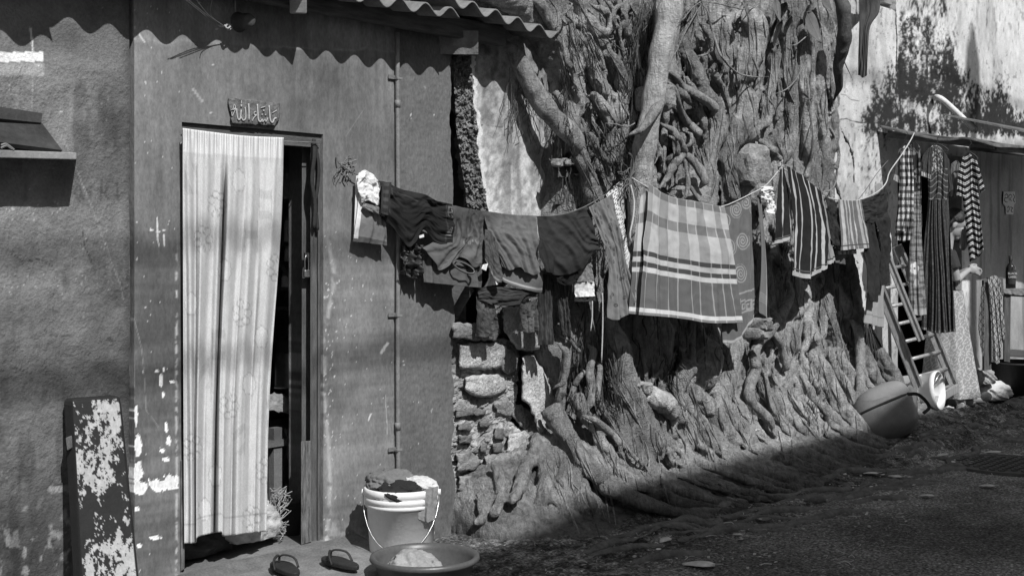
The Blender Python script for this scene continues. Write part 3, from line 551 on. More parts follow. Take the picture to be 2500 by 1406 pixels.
V2, F2, ids = extrude_boundary(V, F, (0, 0, 0)); V2[nV:, 1] = .34
solid = [(V2, F2.tolist()), (Vb, F[:, ::-1].tolist())]
rf = random.Random(11)
def rtube(q, rad, flat=1.0): return tube(q, rad, 9, flat=flat)
for pts, lift in ROOTS:
    q = smooth_pts(pts, 5); n = len(q); ys = np.array([lsurf(a[0], a[1]) for a in q]); ys = np.convolve(np.pad(ys, 3, mode='edge'), np.ones(7)/7, 'valid')-lift*.70*(.55 if pts[0][1] > 1040 else 1)
    t = np.linspace(0, 1, n); en = sstep(0, .16, t)*sstep(1, .86, t); pp = np.array([P(a[0], a[1], yy) for a, yy in zip(q, ys)]); rad = np.array([a[2]/ppm(p) for a, p in zip(q, pp)])
    pp[:, 1] += (1-en)*rad*.9+rad*.15; rad = rad*(.55+.45*en)*(1+.30*(fbm(t*n*.22, t*0+pts[0][0], 2, 8)-.5)); pp += (np.stack([fbm(t*n*.3, t*0+pts[0][1], 2, 3), t*0+.5, fbm(t*n*.3, t*0+pts[0][1]+9, 2, 4)], -1)-.5)*.05
    solid.append(rtube(pp, rad))
for k in range(520):                                             # lesser strands of the same weave, running with the grain
    a = rf.uniform(1375, 2085); b = rf.uniform(-190, 1010)
    if any(math.hypot((a-p_[0])/(p_[2]*1.5), (b-p_[1])/(p_[3]*1.1)) < 1 for p_ in PITS): continue
    if a < np.interp(b, LEFT[:, 0], LEFT[:, 1])+20 or a > np.interp(b, RIGHT[:, 0], RIGHT[:, 1])-55: continue
    L = rf.uniform(60, 240); d = rf.gauss(0, .22)+(.28 if a < 1560 and b < 420 else 0); r = rf.choice((3, 4, 5, 6, 7, 9, 11) if b > 560 else (2.5, 3, 4, 5, 6)); wv = rf.uniform(-16, 16)
    q = smooth_pts([(a, b), (a+L*d*.3+wv, b+L*.3), (a+L*d*.7-wv, b+L*.68), (a+L*d, b+L)], 5); n = len(q); t = np.linspace(0, 1, n); en = sstep(0, .3, t)*sstep(1, .7, t)
    ys = np.array([lsurf(u[0], u[1]) for u in q]); ys = np.convolve(np.pad(ys, 3, mode='edge'), np.ones(7)/7, 'valid')-rf.uniform(-.01, .05)
    pp = np.array([P(u[0], u[1], yy) for u, yy in zip(q, ys)]); rad = np.array([r/ppm(p) for p in pp])*(.5+.5*en); pp[:, 1] += (1-en)*rad*1.2; solid.append(rtube(pp, rad))
for k in range(240):                                             # fine strands over the spreading foot
    a = rf.uniform(1300, 2085); b = 1235-(a-1250)*.26-rf.uniform(20, 230); L = rf.uniform(50, 150); d = rf.uniform(.15, .75); r = rf.choice((2.5, 3, 3.5, 4.5, 6)); wv = rf.uniform(-9, 9)
    q = smooth_pts([(a, b), (a+L*d*.3+wv, b+L*.28), (a+L*d*.7-wv, b+L*.60), (a+L*d, b+L*.85)], 5); n = len(q); t = np.linspace(0, 1, n); en = sstep(0, .3, t)*sstep(1, .7, t)
    ys = np.array([lsurf(u[0], u[1]) for u in q]); ys = np.convolve(np.pad(ys, 3, mode='edge'), np.ones(7)/7, 'valid')-rf.uniform(.01, .05)
    pp = np.array([P(u[0], u[1], yy) for u, yy in zip(q, ys)]); rad = np.array([r/ppm(p) for p in pp])*(.5+.5*en); pp[:, 1] += (1-en)*rad*1.2; solid.append(rtube(pp, rad))
for k in range(110):                                              # toes running out along the ground
    x0 = 5.75+k/109*4.3+rf.uniform(-.1, .1); s_ = rf.uniform(.7, 1.25); r = rf.choice((.014, .02, .026, .034, .05)); zz = rf.uniform(.3, .75)
    q = smooth_pts([(x0-.10, -.20, zz), (x0, -.30-.05*s_, zz*.55), (x0+.10*s_, -.42-.08*s_, .17), (x0+.30*s_, -.56-.16*s_, .06), (x0+.52*s_+rf.uniform(-.1, .1), -.70-.28*s_, -.03)], 5); q[1:-1] += np.array([[rf.uniform(-.02, .02), rf.uniform(-.02, .02), 0] for _ in q[1:-1]])
    solid.append(rtube(q, np.linspace(r*1.15, r*.55, len(q)), flat=.9))
V, F = join(solid); tmp = obj('tmp', V, F, None, origin=(0, 0, 0)); md = tmp.modifiers.new('r', 'REMESH'); md.mode = 'VOXEL'; md.voxel_size = .0115
md = tmp.modifiers.new('s', 'SMOOTH'); md.factor = .5; md.iterations = 3
dg = bpy.context.evaluated_depsgraph_get(); me = bpy.data.meshes.new_from_object(tmp.evaluated_get(dg)); bpy.data.objects.remove(tmp)
n = len(me.vertices); co = np.empty(n*3); me.vertices.foreach_get('co', co); co = co.reshape(-1, 3); no = np.empty(n*3); me.vertex_normals.foreach_get('vector', no); no = no.reshape(-1, 3)
X, Y, Z = co.T; U = X*.8+Y*.9
wr = .006*(fbm(U*8, Z*38, 4, 51)-.5)+.022*(fbm(U*17, Z*5, 4, 52)-.5)+.020*(ridge(U*24, Z*5, 4, 53)-.5)+.010*(fbm(X*50, Z*50+Y*40, 3, 54)-.5)
co = co+no*wr[:, None]; c = .30*(.50+1.0*fbm(U*3, Z*2, 5, 56))*(.70+.6*fbm(U*22, Z*14, 3, 57)); c = c*(1+.35*sstep(.52, .7, fbm(U*5, Z*3, 4, 58)))
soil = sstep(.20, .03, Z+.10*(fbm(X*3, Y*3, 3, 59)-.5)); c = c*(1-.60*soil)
fc = np.empty(len(me.polygons)*4, int)
quads = [tuple(p.vertices) for p in me.polygons]; bpy.data.meshes.remove(me)
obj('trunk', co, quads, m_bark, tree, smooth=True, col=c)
from mathutils.bvhtree import BVHTree
TB = BVHTree.FromPolygons([Vector(v) for v in co.tolist()], quads)
def tsurf(px_, py_):
    """depth of the tree surface along a pixel's ray"""
    d = Vector([float(v) for v in ray(px_, py_)]); h = TB.ray_cast(Vector(CAM.tolist()), d.normalized())[0]
    return float(h[1]) if h is not None and h[1] < .3 else lsurf(px_, py_)
def troot(pts, mat, off=.03, n=10, name='root', rs=1.0, sub=6, flat=1.0, follow=True, wig=.0, y=None):
    q = smooth_pts(np.array(pts, float), sub)
    ys = np.array([tsurf(a[0], a[1]) for a in q]) if y is None else np.interp(np.linspace(0, 1, len(q)), np.linspace(0, 1, len(y)), y)
    if y is None: ys = np.convolve(np.pad(ys, 4, mode='edge'), np.ones(9)/9, 'valid'); ys = ys-off*.5
    pp = np.array([P(a[0], a[1], yy) for a, yy in zip(q, ys)]); rad = np.array([a[2]/ppm(p) for a, p in zip(q, pp)])*rs
    s = np.arange(len(q)); te = s/(len(q)-1.0); en = sstep(0, .14, te)*sstep(1, .86, te); rad = rad*(.30+.70*en); pp[:, 1] += (1-en)*.05*(y is None or name == 'root'); rad = rad*(1+.30*(fbm(s*.35, s*0+pts[0][0]*.1, 2, 3)-.5)); pp[:, 1] += .0
    V, F = tube(pp, rad, n, flat=flat)
    V += (fbm(V[:, 0]*24, V[:, 2]*24, 3, 4)-.5)[:, None]*np.array([.022, .022, 0])*min(1, float(rad.mean())/.04)
    return obj(name, V, F, mat, tree, smooth=True)
# light smooth stems
o = troot([(1668,-170,31),(1650,-40,30),(1632,40,30),(1618,110,29),(1604,190,27),(1592,260,27),(1580,320,28),(1572,380,28),(1566,450,29),(1560,540,28),(1552,640,26),(1540,760,24)], m_pale, n=18, name='pale_stem', y=[-.46, -.44, -.38, -.30, -.22]); o['label'] = 'pale smooth stem standing in front of the roots'
troot([(1668,-20,9),(1650,80,9),(1640,150,8),(1630,240,8),(1622,320,8),(1612,400,9),(1606,480,9)], m_root, off=.10)
troot([(1552,330,8),(1580,300,11),(1600,268,13),(1622,246,9)], m_root, y=[-.46, -.46, -.45])
# free roots, one by one
for pts, off in (
 ([(1240,90,15),(1262,140,21),(1295,205,23),(1325,255,24),(1360,295,25),(1400,335,24),(1430,385,20)], None),
 ([(1308,-10,15),(1330,30,15),(1348,62,13),(1356,84,10)], .05),
 ([(1640,190,7),(1652,240,8),(1668,285,9),(1692,312,11),(1722,338,11)], .14), ([(1630,300,9),(1648,325,9),(1662,350,10),(1668,372,11),(1652,395,11),(1636,420,10),(1628,460,8)], .22),
 ([(1668,372,9),(1690,392,11),(1712,420,12),(1726,458,12)], .20), ([(1672,378,5),(1676,420,5),(1680,452,6),(1668,500,5)], .24), ([(1680,448,5),(1700,478,5),(1716,500,5)], .22), ([(1650,170,9),(1660,205,9),(1690,225,11),(1730,250,12),(1760,280,12)], .08),
 ([(1648,330,6),(1655,372,6),(1640,400,6)], .2), ([(1686,320,4),(1688,345,5),(1676,362,5)], .22),
 ([(1890,740,11),(1893,772,14),(1884,800,16),(1852,836,13),(1842,872,13),(1846,900,14),(1831,940,14),(1831,972,14),(1851,997,12),(1886,1032,11),(1910,1066,9)], .10),
 ([(1885,806,9),(1900,830,9),(1914,868,10),(1924,912,11)], .07), ([(1860,900,5),(1872,930,5),(1884,990,5),(1900,1020,5)], .06), ([(2092,780,13),(2099,840,12),(2101,900,12),(2100,990,11)], .08),
 ([(1450,838,9),(1447,872,10),(1440,905,10),(1444,950,11),(1441,1015,10)], .13), ([(1466,880,8),(1462,930,8),(1455,985,8)], .11), ([(1435,900,6),(1412,925,7),(1398,955,8),(1390,985,8)], .12), ([(1380,840,9),(1384,880,10),(1380,915,9),(1368,950,7)], .12), ([(1384,820,6),(1400,845,6),(1420,862,5)], .12), ([(1595,948,7),(1622,962,7),(1650,985,6)], .12),
 ([(1440,1015,9),(1470,1040,10),(1500,1065,9),(1520,1090,8)], .07), ([(1262,870,8),(1268,895,8),(1256,925,8),(1258,960,7)], .02)):
    if off is None: troot(pts, m_root, y=[-.05, -.10, -.16, -.24], n=14)
    else: troot(pts, m_root, off=off)
o = troot([(2052,-30,20),(2060,30,19),(2062,80,18),(2056,125,16),(2046,165,12),(2049,205,9),(2050,250,6)], m_darkroot, y=[-.42, -.40, -.30, -.2], n=14); o['label'] = 'dark smooth root hanging at the right edge of the tree'
for pts in ([(1722,0,2.2),(1728,30,2.2),(1740,80,3),(1755,125,3.5),(1770,150,3),(1800,178,2.2),(1840,188,2),(1895,186,1.5)], [(1725,2,2),(1790,18,1.8),(1820,22,1.6),(1868,2,1.5)], [(1900,232,1.8),(1935,205,1.8),(1960,165,1.5),(1982,125,1.5)], [(1980,80,1.6),(1950,105,1.6),(1938,112,1.6)], [(1405,0,2.5),(1385,28,2.5),(1368,42,2.2),(1362,75,2)], [(1740,132,3),(1738,118,3),(1726,132,3),(1712,137,3)], [(2015,472,2.2),(2036,455,2.2),(2044,420,2.4),(2042,405,2.4)], [(1640,152,1.2),(1665,95,1.2),(1700,30,1.4),(1718,8,1.4)], [(1660,60,1.2),(1690,20,1.4),(1720,0,1.4)], [(1495,300,2),(1530,310,2),(1560,295,2)]):
    troot(pts, m_root, off=.16, n=6, name='vine')
rs = random.Random(5)
for k in range(90):
    x0 = rs.uniform(5.0, 11.6); y0 = rs.uniform(-1.2, -.5); L = rs.uniform(.35, .9); q = []
    for i in range(6):
        t = i/5; xx = x0+L*t; yy = y0-L*t*rs.uniform(.18, .42)+rs.uniform(-.02, .02); q.append([xx, yy, gz(xx, yy)-.004-.02*abs(2*t-1)**2])
    r = rs.uniform(.014, .036); V, F = tube(smooth_pts(q, 3), r*(.35+.65*np.sin(np.linspace(.15, 2.99, 16))), 7); V += ((fbm(V[:, 0]*30, V[:, 1]*30, 3, 4)-.5)*.02)[:, None]; obj('surface_root', V, F, mk('soiled_root', .13, rough=.95, var=.5, scale=12, bump=.9, bscale=60, bdist=.012), tree, smooth=True)
# hanging fibres
def fibre(p0, p1, off, r, sag=0.0, k=5, seed=0):
    rr = random.Random(seed); q = []
    for i in range(k):
        t = i/(k-1); a = p0[0]+(p1[0]-p0[0])*t+rr.uniform(-1, 1)*5*(0 < i); b = p0[1]+(p1[1]-p0[1])*t+rr.uniform(-1, 1)*4*(0 < i < k-1)
        q.append(P(a, b, max(-.9, tsurf(a, b))-off*(.5+.5*math.sin(math.pi*t))))
    return tube(smooth_pts(q, 2), r, 3, caps=False)
parts = []; rf = random.Random(3)
for (a0, a1, b0, b1, dx, L, n_) in ((1560, 1600, 0, 40, -14, 150, 70), (1530, 1560, 60, 190, 8, 150, 50), (1365, 1385, 130, 300, 12, 120, 26), (1640, 1680, 20, 80, -45, 60, 30), (1380, 1480, 800, 900, 10, 160, 80), (1470, 1500, 860, 920, 30, 150, 30), (1340, 1400, 300, 420, 6, 110, 40), (1420, 1520, 270, 400, 26, 80, 30), (1620, 1660, 860, 900, 20, 70, 16), (1820, 1840, 850, 960, 40, 90, 16), (1960, 2030, 920, 1000, 10, 60, 16), (1380, 1440, 40, 120, 60, 150, 20)):
    for i in range(n_):
        a = rf.uniform(a0, a1); b = rf.uniform(b0, b1); l = L*rf.uniform(.4, 1); parts.append(fibre((a, b), (a+dx*rf.uniform(.2, 1.4)+rf.uniform(-10, 10), b+l), rf.uniform(.01, .07), rf.uniform(.0012, .0030), seed=len(parts)))
V, F = join(parts); tag(obj('root_fibres', V, F, m_darkroot, tree), kind='stuff')
# fine strands and bark ridges lying on the roots
sp = [[], []]; rg = random.Random(77)
for i in range(1350):
    a = rg.uniform(1330, 2090); b = rg.uniform(-10, 1180); L = rg.uniform(40, 150); d = rg.gauss(0, .16)+(.35 if a < 1570 and b < 420 else .30 if b > 900 else 0)
    if a < np.interp(b, LEFT[:, 0], LEFT[:, 1])+14 or a > np.interp(b, RIGHT[:, 0], RIGHT[:, 1])-60 or b > 1250-(a-1250)*.26: continue
    q = []; wv = rg.uniform(-7, 7); py0 = None
    for k in range(9):
        t = k/8; aa_ = a+L*d*t+wv*math.sin(t*5+i); bb_ = b+L*t; yy = tsurf(aa_, bb_)
        if py0 is not None and abs(yy-py0) > .05: break
        py0 = yy; q.append(P(aa_, bb_, yy-.001))
    if len(q) < 4: continue
    q = smooth_pts(q, 2); n = len(q); sp[i % 3 == 0].append(tube(q, rg.uniform(.0025, .0075)*(.25+.75*np.sin(np.linspace(.2, 2.94, n))), 5, caps=False))
for k, m_ in ((0, m_root), (1, m_darkroot)): V, F = join(sp[k]); tag(obj('bark_strands', V, F, m_, tree, smooth=True), kind='stuff')
# aerial rootlets hanging over the pale plaster
parts = []
for i in range(26):
    a = rf.uniform(1240, 1310); b = rf.uniform(165, 260); q = [P(a, b, -.03)]
    for k in range(5): a += rf.uniform(-12, 6)*(1 if i % 3 else -1.2); b += rf.uniform(8, 36); q.append(P(a, b, -.015-.012*rf.random()))
    parts.append(tube(smooth_pts(q, 3), rf.uniform(.0012, .0026), 4, caps=False))
V, F = join(parts); tag(obj('rootlets', V, F, m_darkroot, tree), kind='stuff')
# leaves at the top
m_leaf = mk('fig_leaf', .13, rough=.45, var=.2, spec=.4, bump=.3, bscale=30)
def leaf(c, L, Wd, ang, tilt, mat, name='leaf', parent=None, curl=.15, seed=0):
    n = 9; V = []; F = []
    for i in range(n):
        t = i/(n-1); wdt = Wd*math.sin(math.pi*t**.75)**.8*(1-.15*t)
        for j in (-1, -.5, 0, .5, 1): V.append([j*wdt, -curl*L*(abs(j)**2*.35)+curl*L*math.sin(t*3)*.4, -L*t])
    for i in range(n-1):
        for j in range(4): a = i*5+j; F.append([a, a+1, a+6, a+5])
    V = np.array(V); R = np.array(Matrix.Rotation(ang, 3, 'Y') @ Matrix.Rotation(tilt, 3, 'X')); V = V @ R.T
    V2, F2 = join([(V, F), tube([[0, .0, L*.25] @ R.T, [0, 0, 0] @ R.T, [0, curl*L*.02, -L*.9] @ R.T], [.0016, .0016, .0007], 4)]); V2 += np.asarray(c)
    o = obj(name, V2, F2, mat, parent, smooth=True); o.modifiers.new('solid', 'SOLIDIFY').thickness = .001; return o
for k, (a, b, L, Wd, an, ti, dark) in enumerate(((1893, -6, .15, .05, .2, -.25, 0), (1918, 4, .13, .055, 0, .5, 1), (1930, 38, .13, .045, -.35, .5, 1), (1908, 48, .16, .028, .1, .3, 1), (1968, 30, .2, .075, -.55, -.2, 0), (1972, 12, .14, .05, -.6, .45, 1), (2005, -14, .13, .05, -.9, -.1, 0), (1825, 14, .08, .03, .9, -.3, 0), (1894, 46, .18, .022, .05, .3, 1))):
    leaf(P(a, b, tsurf(a, max(b, 0))-.14), L*1.25, Wd*1.25, an, ti, m_leaf if not dark else mk('dark_leaf', .035, rough=.5), parent=tree, seed=k)
# ================================================================== RUINED WALL between the house and the tree
m_st = mk('pale_stone', .42, rough=.95, var=.35, scale=11, bump=1.0, bscale=70, bdist=.015, speck=-.25, speckscale=60, fine=.35)
m_mor = mk('old_mortar', .25, rough=.95, var=.4, scale=9, bump=1.0, bscale=60, bdist=.015, fine=.3)
m_brk = mk('old_brick', .15, rough=.95, var=.3, scale=12, bump=.8, bscale=60, fine=.3)
m_rub = mk('rubble_core', .24, rough=1, var=.5, scale=16, bump=1.0, bscale=70, bdist=.03, fine=.5)
ruin = thing('ruined_wall', 'crumbling masonry wall with broken plaster beside the fig tree', 'wall', P(1230, 1280, .15))
# upper plaster panel, painted pale and stained
pts = [(1128,104),(1250,120),(1330,150),(1352,330),(1358,560),(1200,560),(1168,520),(1162,480),(1150,400),(1168,350),(1160,320),(1150,250),(1158,190),(1140,140)]
x = np.linspace(4.9, 5.95, 150); z = np.linspace(1.45, 2.66, 170); X, Z = np.meshgrid(x, z, indexing='ij'); px, py, _ = proj(np.stack([X, 0*X+.02, Z], -1))
edge = np.interp(py, [90, 140, 190, 250, 320, 350, 400, 480, 520, 560], [1140, 1148, 1152, 1153, 1166, 1160, 1170, 1182, 1192, 1205])+14*(fbm(py*.06, px*0, 4, 5)-.5)
keep = (px > edge)[:-1, :-1] & (px < 1372)[:-1, :-1]; n1 = fbm(X*4, Z*3, 5, 3); n2 = fbm(X*24, Z*20, 4, 4); st_ = fbm(X*16, Z*2.0, 4, 6)
n3 = np.clip((fbm(px*.10, py*.07, 4, 12)-.5)*2.2+.5, 0, 1); c = (.27+.15*sstep(150, 420, py))*(.45+1.0*n1)*(.62+.76*n3); c *= 1-.6*sstep(.48, .66, st_)*sstep(250, 420, py)*sstep(1205, 1250, px)*(.4+.6*n3); c *= 1-.4*np.exp(-((px-1345)/14)**2)
c = stroke(c, [(1160, 300), (1180, 308), (1225, 312)], 1.2, .08, px=px, py=py); c = np.where((px-edge) < 7+6*n2, .6, c)
V = np.stack([X, .015-.010*(n1-.5)-.008*(n2-.5), Z], -1).reshape(-1, 3); V2, F2, ids = extrude_boundary(V, gridf(len(x), len(z), keep), (0, .16, 0))
obj('plaster_panel', V2, F2, MATS['mouldy_whitewash'], ruin, col=np.r_[c.ravel(), c.ravel()[ids]*.7], label='pale stained plaster panel of the ruined wall')
# broken rubble edge left of it
nz_ = 150; ny_ = 34; pyv = np.linspace(118, 545, nz_); left = np.interp(pyv, [118, 200, 300, 380, 450, 545], [1103, 1108, 1114, 1122, 1133, 1150]); right = np.interp(pyv, [90, 140, 190, 250, 320, 350, 400, 480, 520, 560], [1142, 1150, 1154, 1155, 1168, 1162, 1172, 1184, 1194, 1207])
I, J = np.meshgrid(np.arange(nz_), np.arange(ny_), indexing='ij'); T = J/(ny_-1); A = left[:, None]+(right-left)[:, None]*T; PY = np.broadcast_to(pyv[:, None], A.shape)
b_ = fbm(A*.10, PY*.07, 4, 8)-.5; A = A+9*(fbm(PY*.05, A*.05, 4, 7)-.5)*(1-T)
V = P(A, PY, 0.035*(1-T)**.9+.004-.05*b_-.035*(fbm(A*.26, PY*.24, 4, 9)-.5)).reshape(-1, 3)
obj('broken_edge', V, gridf(nz_, ny_), m_rub, ruin)
# dark gap behind: back of the old room
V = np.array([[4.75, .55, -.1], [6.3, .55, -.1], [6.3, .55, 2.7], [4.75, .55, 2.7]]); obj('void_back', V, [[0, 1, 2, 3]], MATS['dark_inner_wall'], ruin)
V, F = box((5.55, .30, 2.72), (1.7, .6, .06)); obj('roof_board', V, F, m_wd, ruin)
# backing of mortar, then stones and bricks proud of it
M0 = wall_map(.06)
x = np.linspace(4.98, 6.0, 150); z = np.linspace(-.08, 1.06, 170); X, Z = np.meshgrid(x, z, indexing='ij'); px, py, _ = proj(np.stack([X, 0*X+.045, Z], -1))
rgt = np.interp(py, [830, 870, 940, 1030, 1080, 1110, 1200, 1290], [1245, 1268, 1262, 1252, 1290, 1310, 1262, 1225])+12*(fbm(py*.05, px*0, 3, 5)-.5); keep = ((px < rgt) & (py > 826+6*fbm(px*.05, px*0, 2, 3)))[:-1, :-1]
n1 = fbm(px*.03, py*.03, 5, 3); n2 = fbm(px*.13, py*.13, 4, 4); holes = sstep(.60, .68, fbm(px*.045, py*.055, 4, 14))*sstep(1090, 1130, py); crk = sstep(.06, .0, np.abs(fbm(px*.022, py*.03, 4, 15)-.5))
rel = .03*(n1-.5)+.022*(n2-.5)-.05*holes-.012*crk; c = .25*(.5+1.0*n1)*(.7+.6*n2); c = np.where((fbm(px*.05, py*.05, 4, 16) > .56) & (py > 1000), c*1.5, c)
V = np.stack([X, .045-rel, Z], -1).reshape(-1, 3); V2, F2, ids = extrude_boundary(V, gridf(len(x), len(z), keep), (0, .2, 0)); obj('mortar_bed', V2, F2, mk('mortar_face', attr=True, rough=.95, var=.25, scale=14, bump=.9, bscale=80, bdist=.01, fine=.3), ruin, col=np.r_[c.ravel(), c.ravel()[ids]*.8])
for k, (pts, d, m, nm) in enumerate((([(1119,840),(1160,836),(1220,836),(1240,842),(1236,866),(1222,898),(1180,904),(1122,900)], .085, m_st, 'stone'), ([(1134,922),(1160,914),(1215,912),(1236,930),(1240,950),(1205,968),(1170,972),(1136,955)], .075, m_st, 'stone'),
 ([(1104,786),(1170,790),(1212,798),(1222,806),(1210,832),(1150,832),(1104,824)], .10, m_mor, 'sill_slab'), ([(1226,752),(1262,748),(1318,762),(1324,800),(1318,850),(1292,858),(1262,852),(1240,822),(1228,806)], .10, m_st, 'plaster_slab'),
 ([(1274,872),(1300,866),(1330,905),(1348,945),(1362,985),(1356,1030),(1336,1086),(1322,1078),(1304,1020),(1290,985),(1272,975)], .12, m_st, 'fallen_stone'), ([(1218,842),(1252,852),(1266,872),(1258,905),(1240,915),(1222,900)], .06, m_mor, 'stone'), ([(1202,985),(1240,972),(1258,1000),(1246,1018),(1214,1010)], .05, m_mor, 'stone'),
 ([(1110,999),(1160,996),(1186,1000),(1186,1014),(1112,1018)], .05, m_brk, 'brick'), ([(1117,1034),(1140,1032),(1156,1042),(1148,1052),(1118,1050)], .055, m_brk, 'brick'), ([(1169,1028),(1190,1026),(1196,1036),(1188,1044),(1172,1042)], .05, m_brk, 'brick'), ([(1208,1044),(1232,1046),(1230,1074),(1206,1072)], .055, m_brk, 'brick'), ([(1118,1062),(1152,1064),(1150,1082),(1120,1084)], .05, m_brk, 'brick'), ([(1172,1084),(1190,1082),(1188,1106),(1172,1104)], .05, m_brk, 'brick'), ([(1202,1082),(1228,1080),(1226,1104),(1202,1104)], .055, m_brk, 'brick'),
 ([(1240,1060),(1282,1050),(1304,1070),(1300,1090),(1268,1102),(1236,1104)], .09, m_st, 'stone'), ([(1252,992),(1272,985),(1300,1010),(1322,1066),(1312,1078),(1270,1040),(1246,1010)], .03, m_rub, 'rubble'), ([(1112,1105),(1150,1100),(1175,1125),(1160,1150),(1116,1150)], .06, m_mor, 'stone'), ([(1120,1160),(1172,1156),(1180,1190),(1150,1205),(1116,1196)], .07, m_mor, 'stone'), ([(1184,1112),(1220,1108),(1232,1150),(1196,1176),(1182,1150)], .05, m_mor, 'stone'),
 ([(1236,1112),(1296,1096),(1302,1110),(1250,1190),(1215,1226),(1206,1200)], .09, m_mor, 'leaning_slab'), ([(1183,1196),(1208,1190),(1214,1214),(1196,1226),(1180,1218)], .08, m_rub, 'rubble'))):
    V, F = slabrock(pts, M0, -.12, d if nm not in ('stone', 'brick') else d*.78, 20+k, .012, 24, bul=.004); obj(nm, V, F, m, ruin, smooth=True)
V, F = bar(P(1102, 782, .10), P(1148, 702, .02), .05, .05); obj('timber_prop', V, F, m_wd, ruin)
V, F = tube(smooth_pts([P(1112, 808, -.06), P(1131, 812, -.062), P(1150, 798, -.062), P(1152, 795, -.062)], 4), .004, 5); 
# old plank shelf in the tree hollow
t = thing('plank_shelf', 'broken plank shelf heaped with stones in the hollow beside the tree', 'shelf', P(1400, 430, -.1))
V, F = slabrock([(1346,408),(1400,402),(1450,398),(1428,420),(1398,432),(1352,436)], wall_map(-.10), -.10, .03, 3, .01, 20); obj('plank', V, F, m_wd, t)
V, F = slabrock([(1400,424),(1432,420),(1430,427),(1408,430)], wall_map(-.14), -.05, .02, 4, .004, 12); obj('plank', V, F, MATS['pale_old_wood'], t)
V, F = slabrock([(1352,492),(1412,488),(1410,500),(1352,500)], wall_map(-.05), -.10, .03, 6, .008, 16); obj('plank', V, F, m_wd, t)
for k, (a, b) in enumerate(((1360, 398), (1382, 396), (1402, 395), (1425, 394))): V, F = rock(P(a, b, -.16), (.035, .03, .022), 30+k, 2, .4); obj('stone', V, F, m_mor, t)
# masonry that shows between the roots
for k, (a, b, s_, off) in enumerate(((1832, 412, .17, .02), (1838, 462, .15, .0), (1700, 470, .18, -.02), (1690, 502, .15, .03), (1852, 792, .06, .10), (1836, 815, .045, .10), (1600, 240, .1, .12))):
    y_ = tsurf(a, b); V, F = rock(P(a, b, y_-off), (s_, .10, s_*.8), 50+k, 3, .35); obj('wall_stone', V, F, m_mor , ruin)
# bleached log wedged in the roots
t = thing('dead_log', 'bleached dead stump of wood wedged among the roots', 'log', P(1610, 1010, -.6))
y_ = tsurf(1600, 980)-.08; V, F = tube(smooth_pts([P(1558, 952, y_), P(1590, 965, y_-.04), P(1625, 985, y_-.05), P(1646, 1010, y_-.03), P(1648, 1035, y_)], 6), np.r_[np.linspace(.045, .066, 12), np.linspace(.066, .02, 13)], 16)
V += ((fbm(V[:, 0]*20, V[:, 2]*20, 4, 3)-.5)*.09)[:, None]*np.array([.5, 1, .6]); obj('log_body', V, F, mk('bleached_wood', .34, var=.55, scale=11, bump=1.0, bscale=40, bdist=.02), t, smooth=True)
V, F = rock(P(1563, 948, y_-.03), (.06, .05, .04), 9, 3, .5); obj('log_end', V, F, MATS['bleached_wood'], t)
# ================================================================== LAUNDRY
m_cl = mk('cotton_cloth', attr=True, rough=.92, var=.10, scale=14, bump=.25, bscale=320, bdist=.002, spec=.1, fine=.12)
m_wet = mk('wet_synthetic', attr=True, rough=.5, var=.15, scale=14, bump=.5, bscale=60, bdist=.006, spec=.35, fine=.1)
def resamp(pts, n):
    p = smooth_pts(np.array(pts, float), 6) if len(pts) > 2 else np.array(pts, float)
    L = np.r_[0, np.cumsum(np.hypot(*np.diff(p, axis=0).T))]; s = np.linspace(0, L[-1], n)
    return np.stack([np.interp(s, L, p[:, 0]), np.interp(s, L, p[:, 1])], -1)
def folds(a=.02, n=6, seed=0, grow=True, diag=0.0, crump=.3, lines=None):
    """depth of hanging folds over (u, v); v runs from the line down"""
    def f(u, v):
        w = u*n+diag*v*n+1.2*(fbm(u*3+seed, v*1.6, 2, seed)-.5); g = (.25+.75*v) if grow else 1.0
        s = np.abs(np.sin(math.pi*w))**1.3-.5; s2 = np.sin(2*math.pi*(w*1.9+.3*seed))*.25
        return a*g*(s+s2)+a*crump*1.9*(fbm(u*4+seed*3, v*5, 3, seed+5)-.5)+a*crump*.75*(ridge(u*5+v*3, v*7-u*3+seed, 2, seed+9)-.5)
    return f
def patch(M, top, bot, left=None, right=None, res=.5, f=None, off=0.0, col=.2, back=None, hang=0.0):
    """cloth between a top edge and a bottom edge traced in pixels (Coons patch); returns verts, faces, colours"""
    T0 = np.array(top, float); B0 = np.array(bot, float)
    w_ = max(np.hypot(*np.diff(T0, axis=0).T).sum(), np.hypot(*np.diff(B0, axis=0).T).sum()); h_ = max(np.hypot(*(T0[0]-B0[0])), np.hypot(*(T0[-1]-B0[-1])))
    nu = int(np.clip(w_*res, 14, 190)); nv = int(np.clip(h_*res, 14, 240)); T = resamp(top, nu); B = resamp(bot, nu)
    Lf = resamp(left if left else [top[0], bot[0]], nv); R = resamp(right if right else [top[-1], bot[-1]], nv)
    u = np.linspace(0, 1, nu)[:, None]; v = np.linspace(0, 1, nv)[None, :]; U = np.broadcast_to(u, (nu, nv)); Vv = np.broadcast_to(v, (nu, nv)); XY = []
    for k in (0, 1): XY.append((1-Vv)*T[:, k][:, None]+Vv*B[:, k][:, None]+(1-U)*Lf[:, k][None, :]+U*R[:, k][None, :]-((1-U)*(1-Vv)*T[0, k]+U*(1-Vv)*T[-1, k]+(1-U)*Vv*B[0, k]+U*Vv*B[-1, k]))
    d = off+(f(U, Vv) if f else 0*U)+hang*Vv; P3 = M(XY[0], XY[1], d)
    c = col(U, Vv, XY[0], XY[1]) if callable(col) else np.full(U.shape, float(col))
    return P3.reshape(-1, 3), gridf(nu, nv), np.clip(c, .004, .95).ravel()
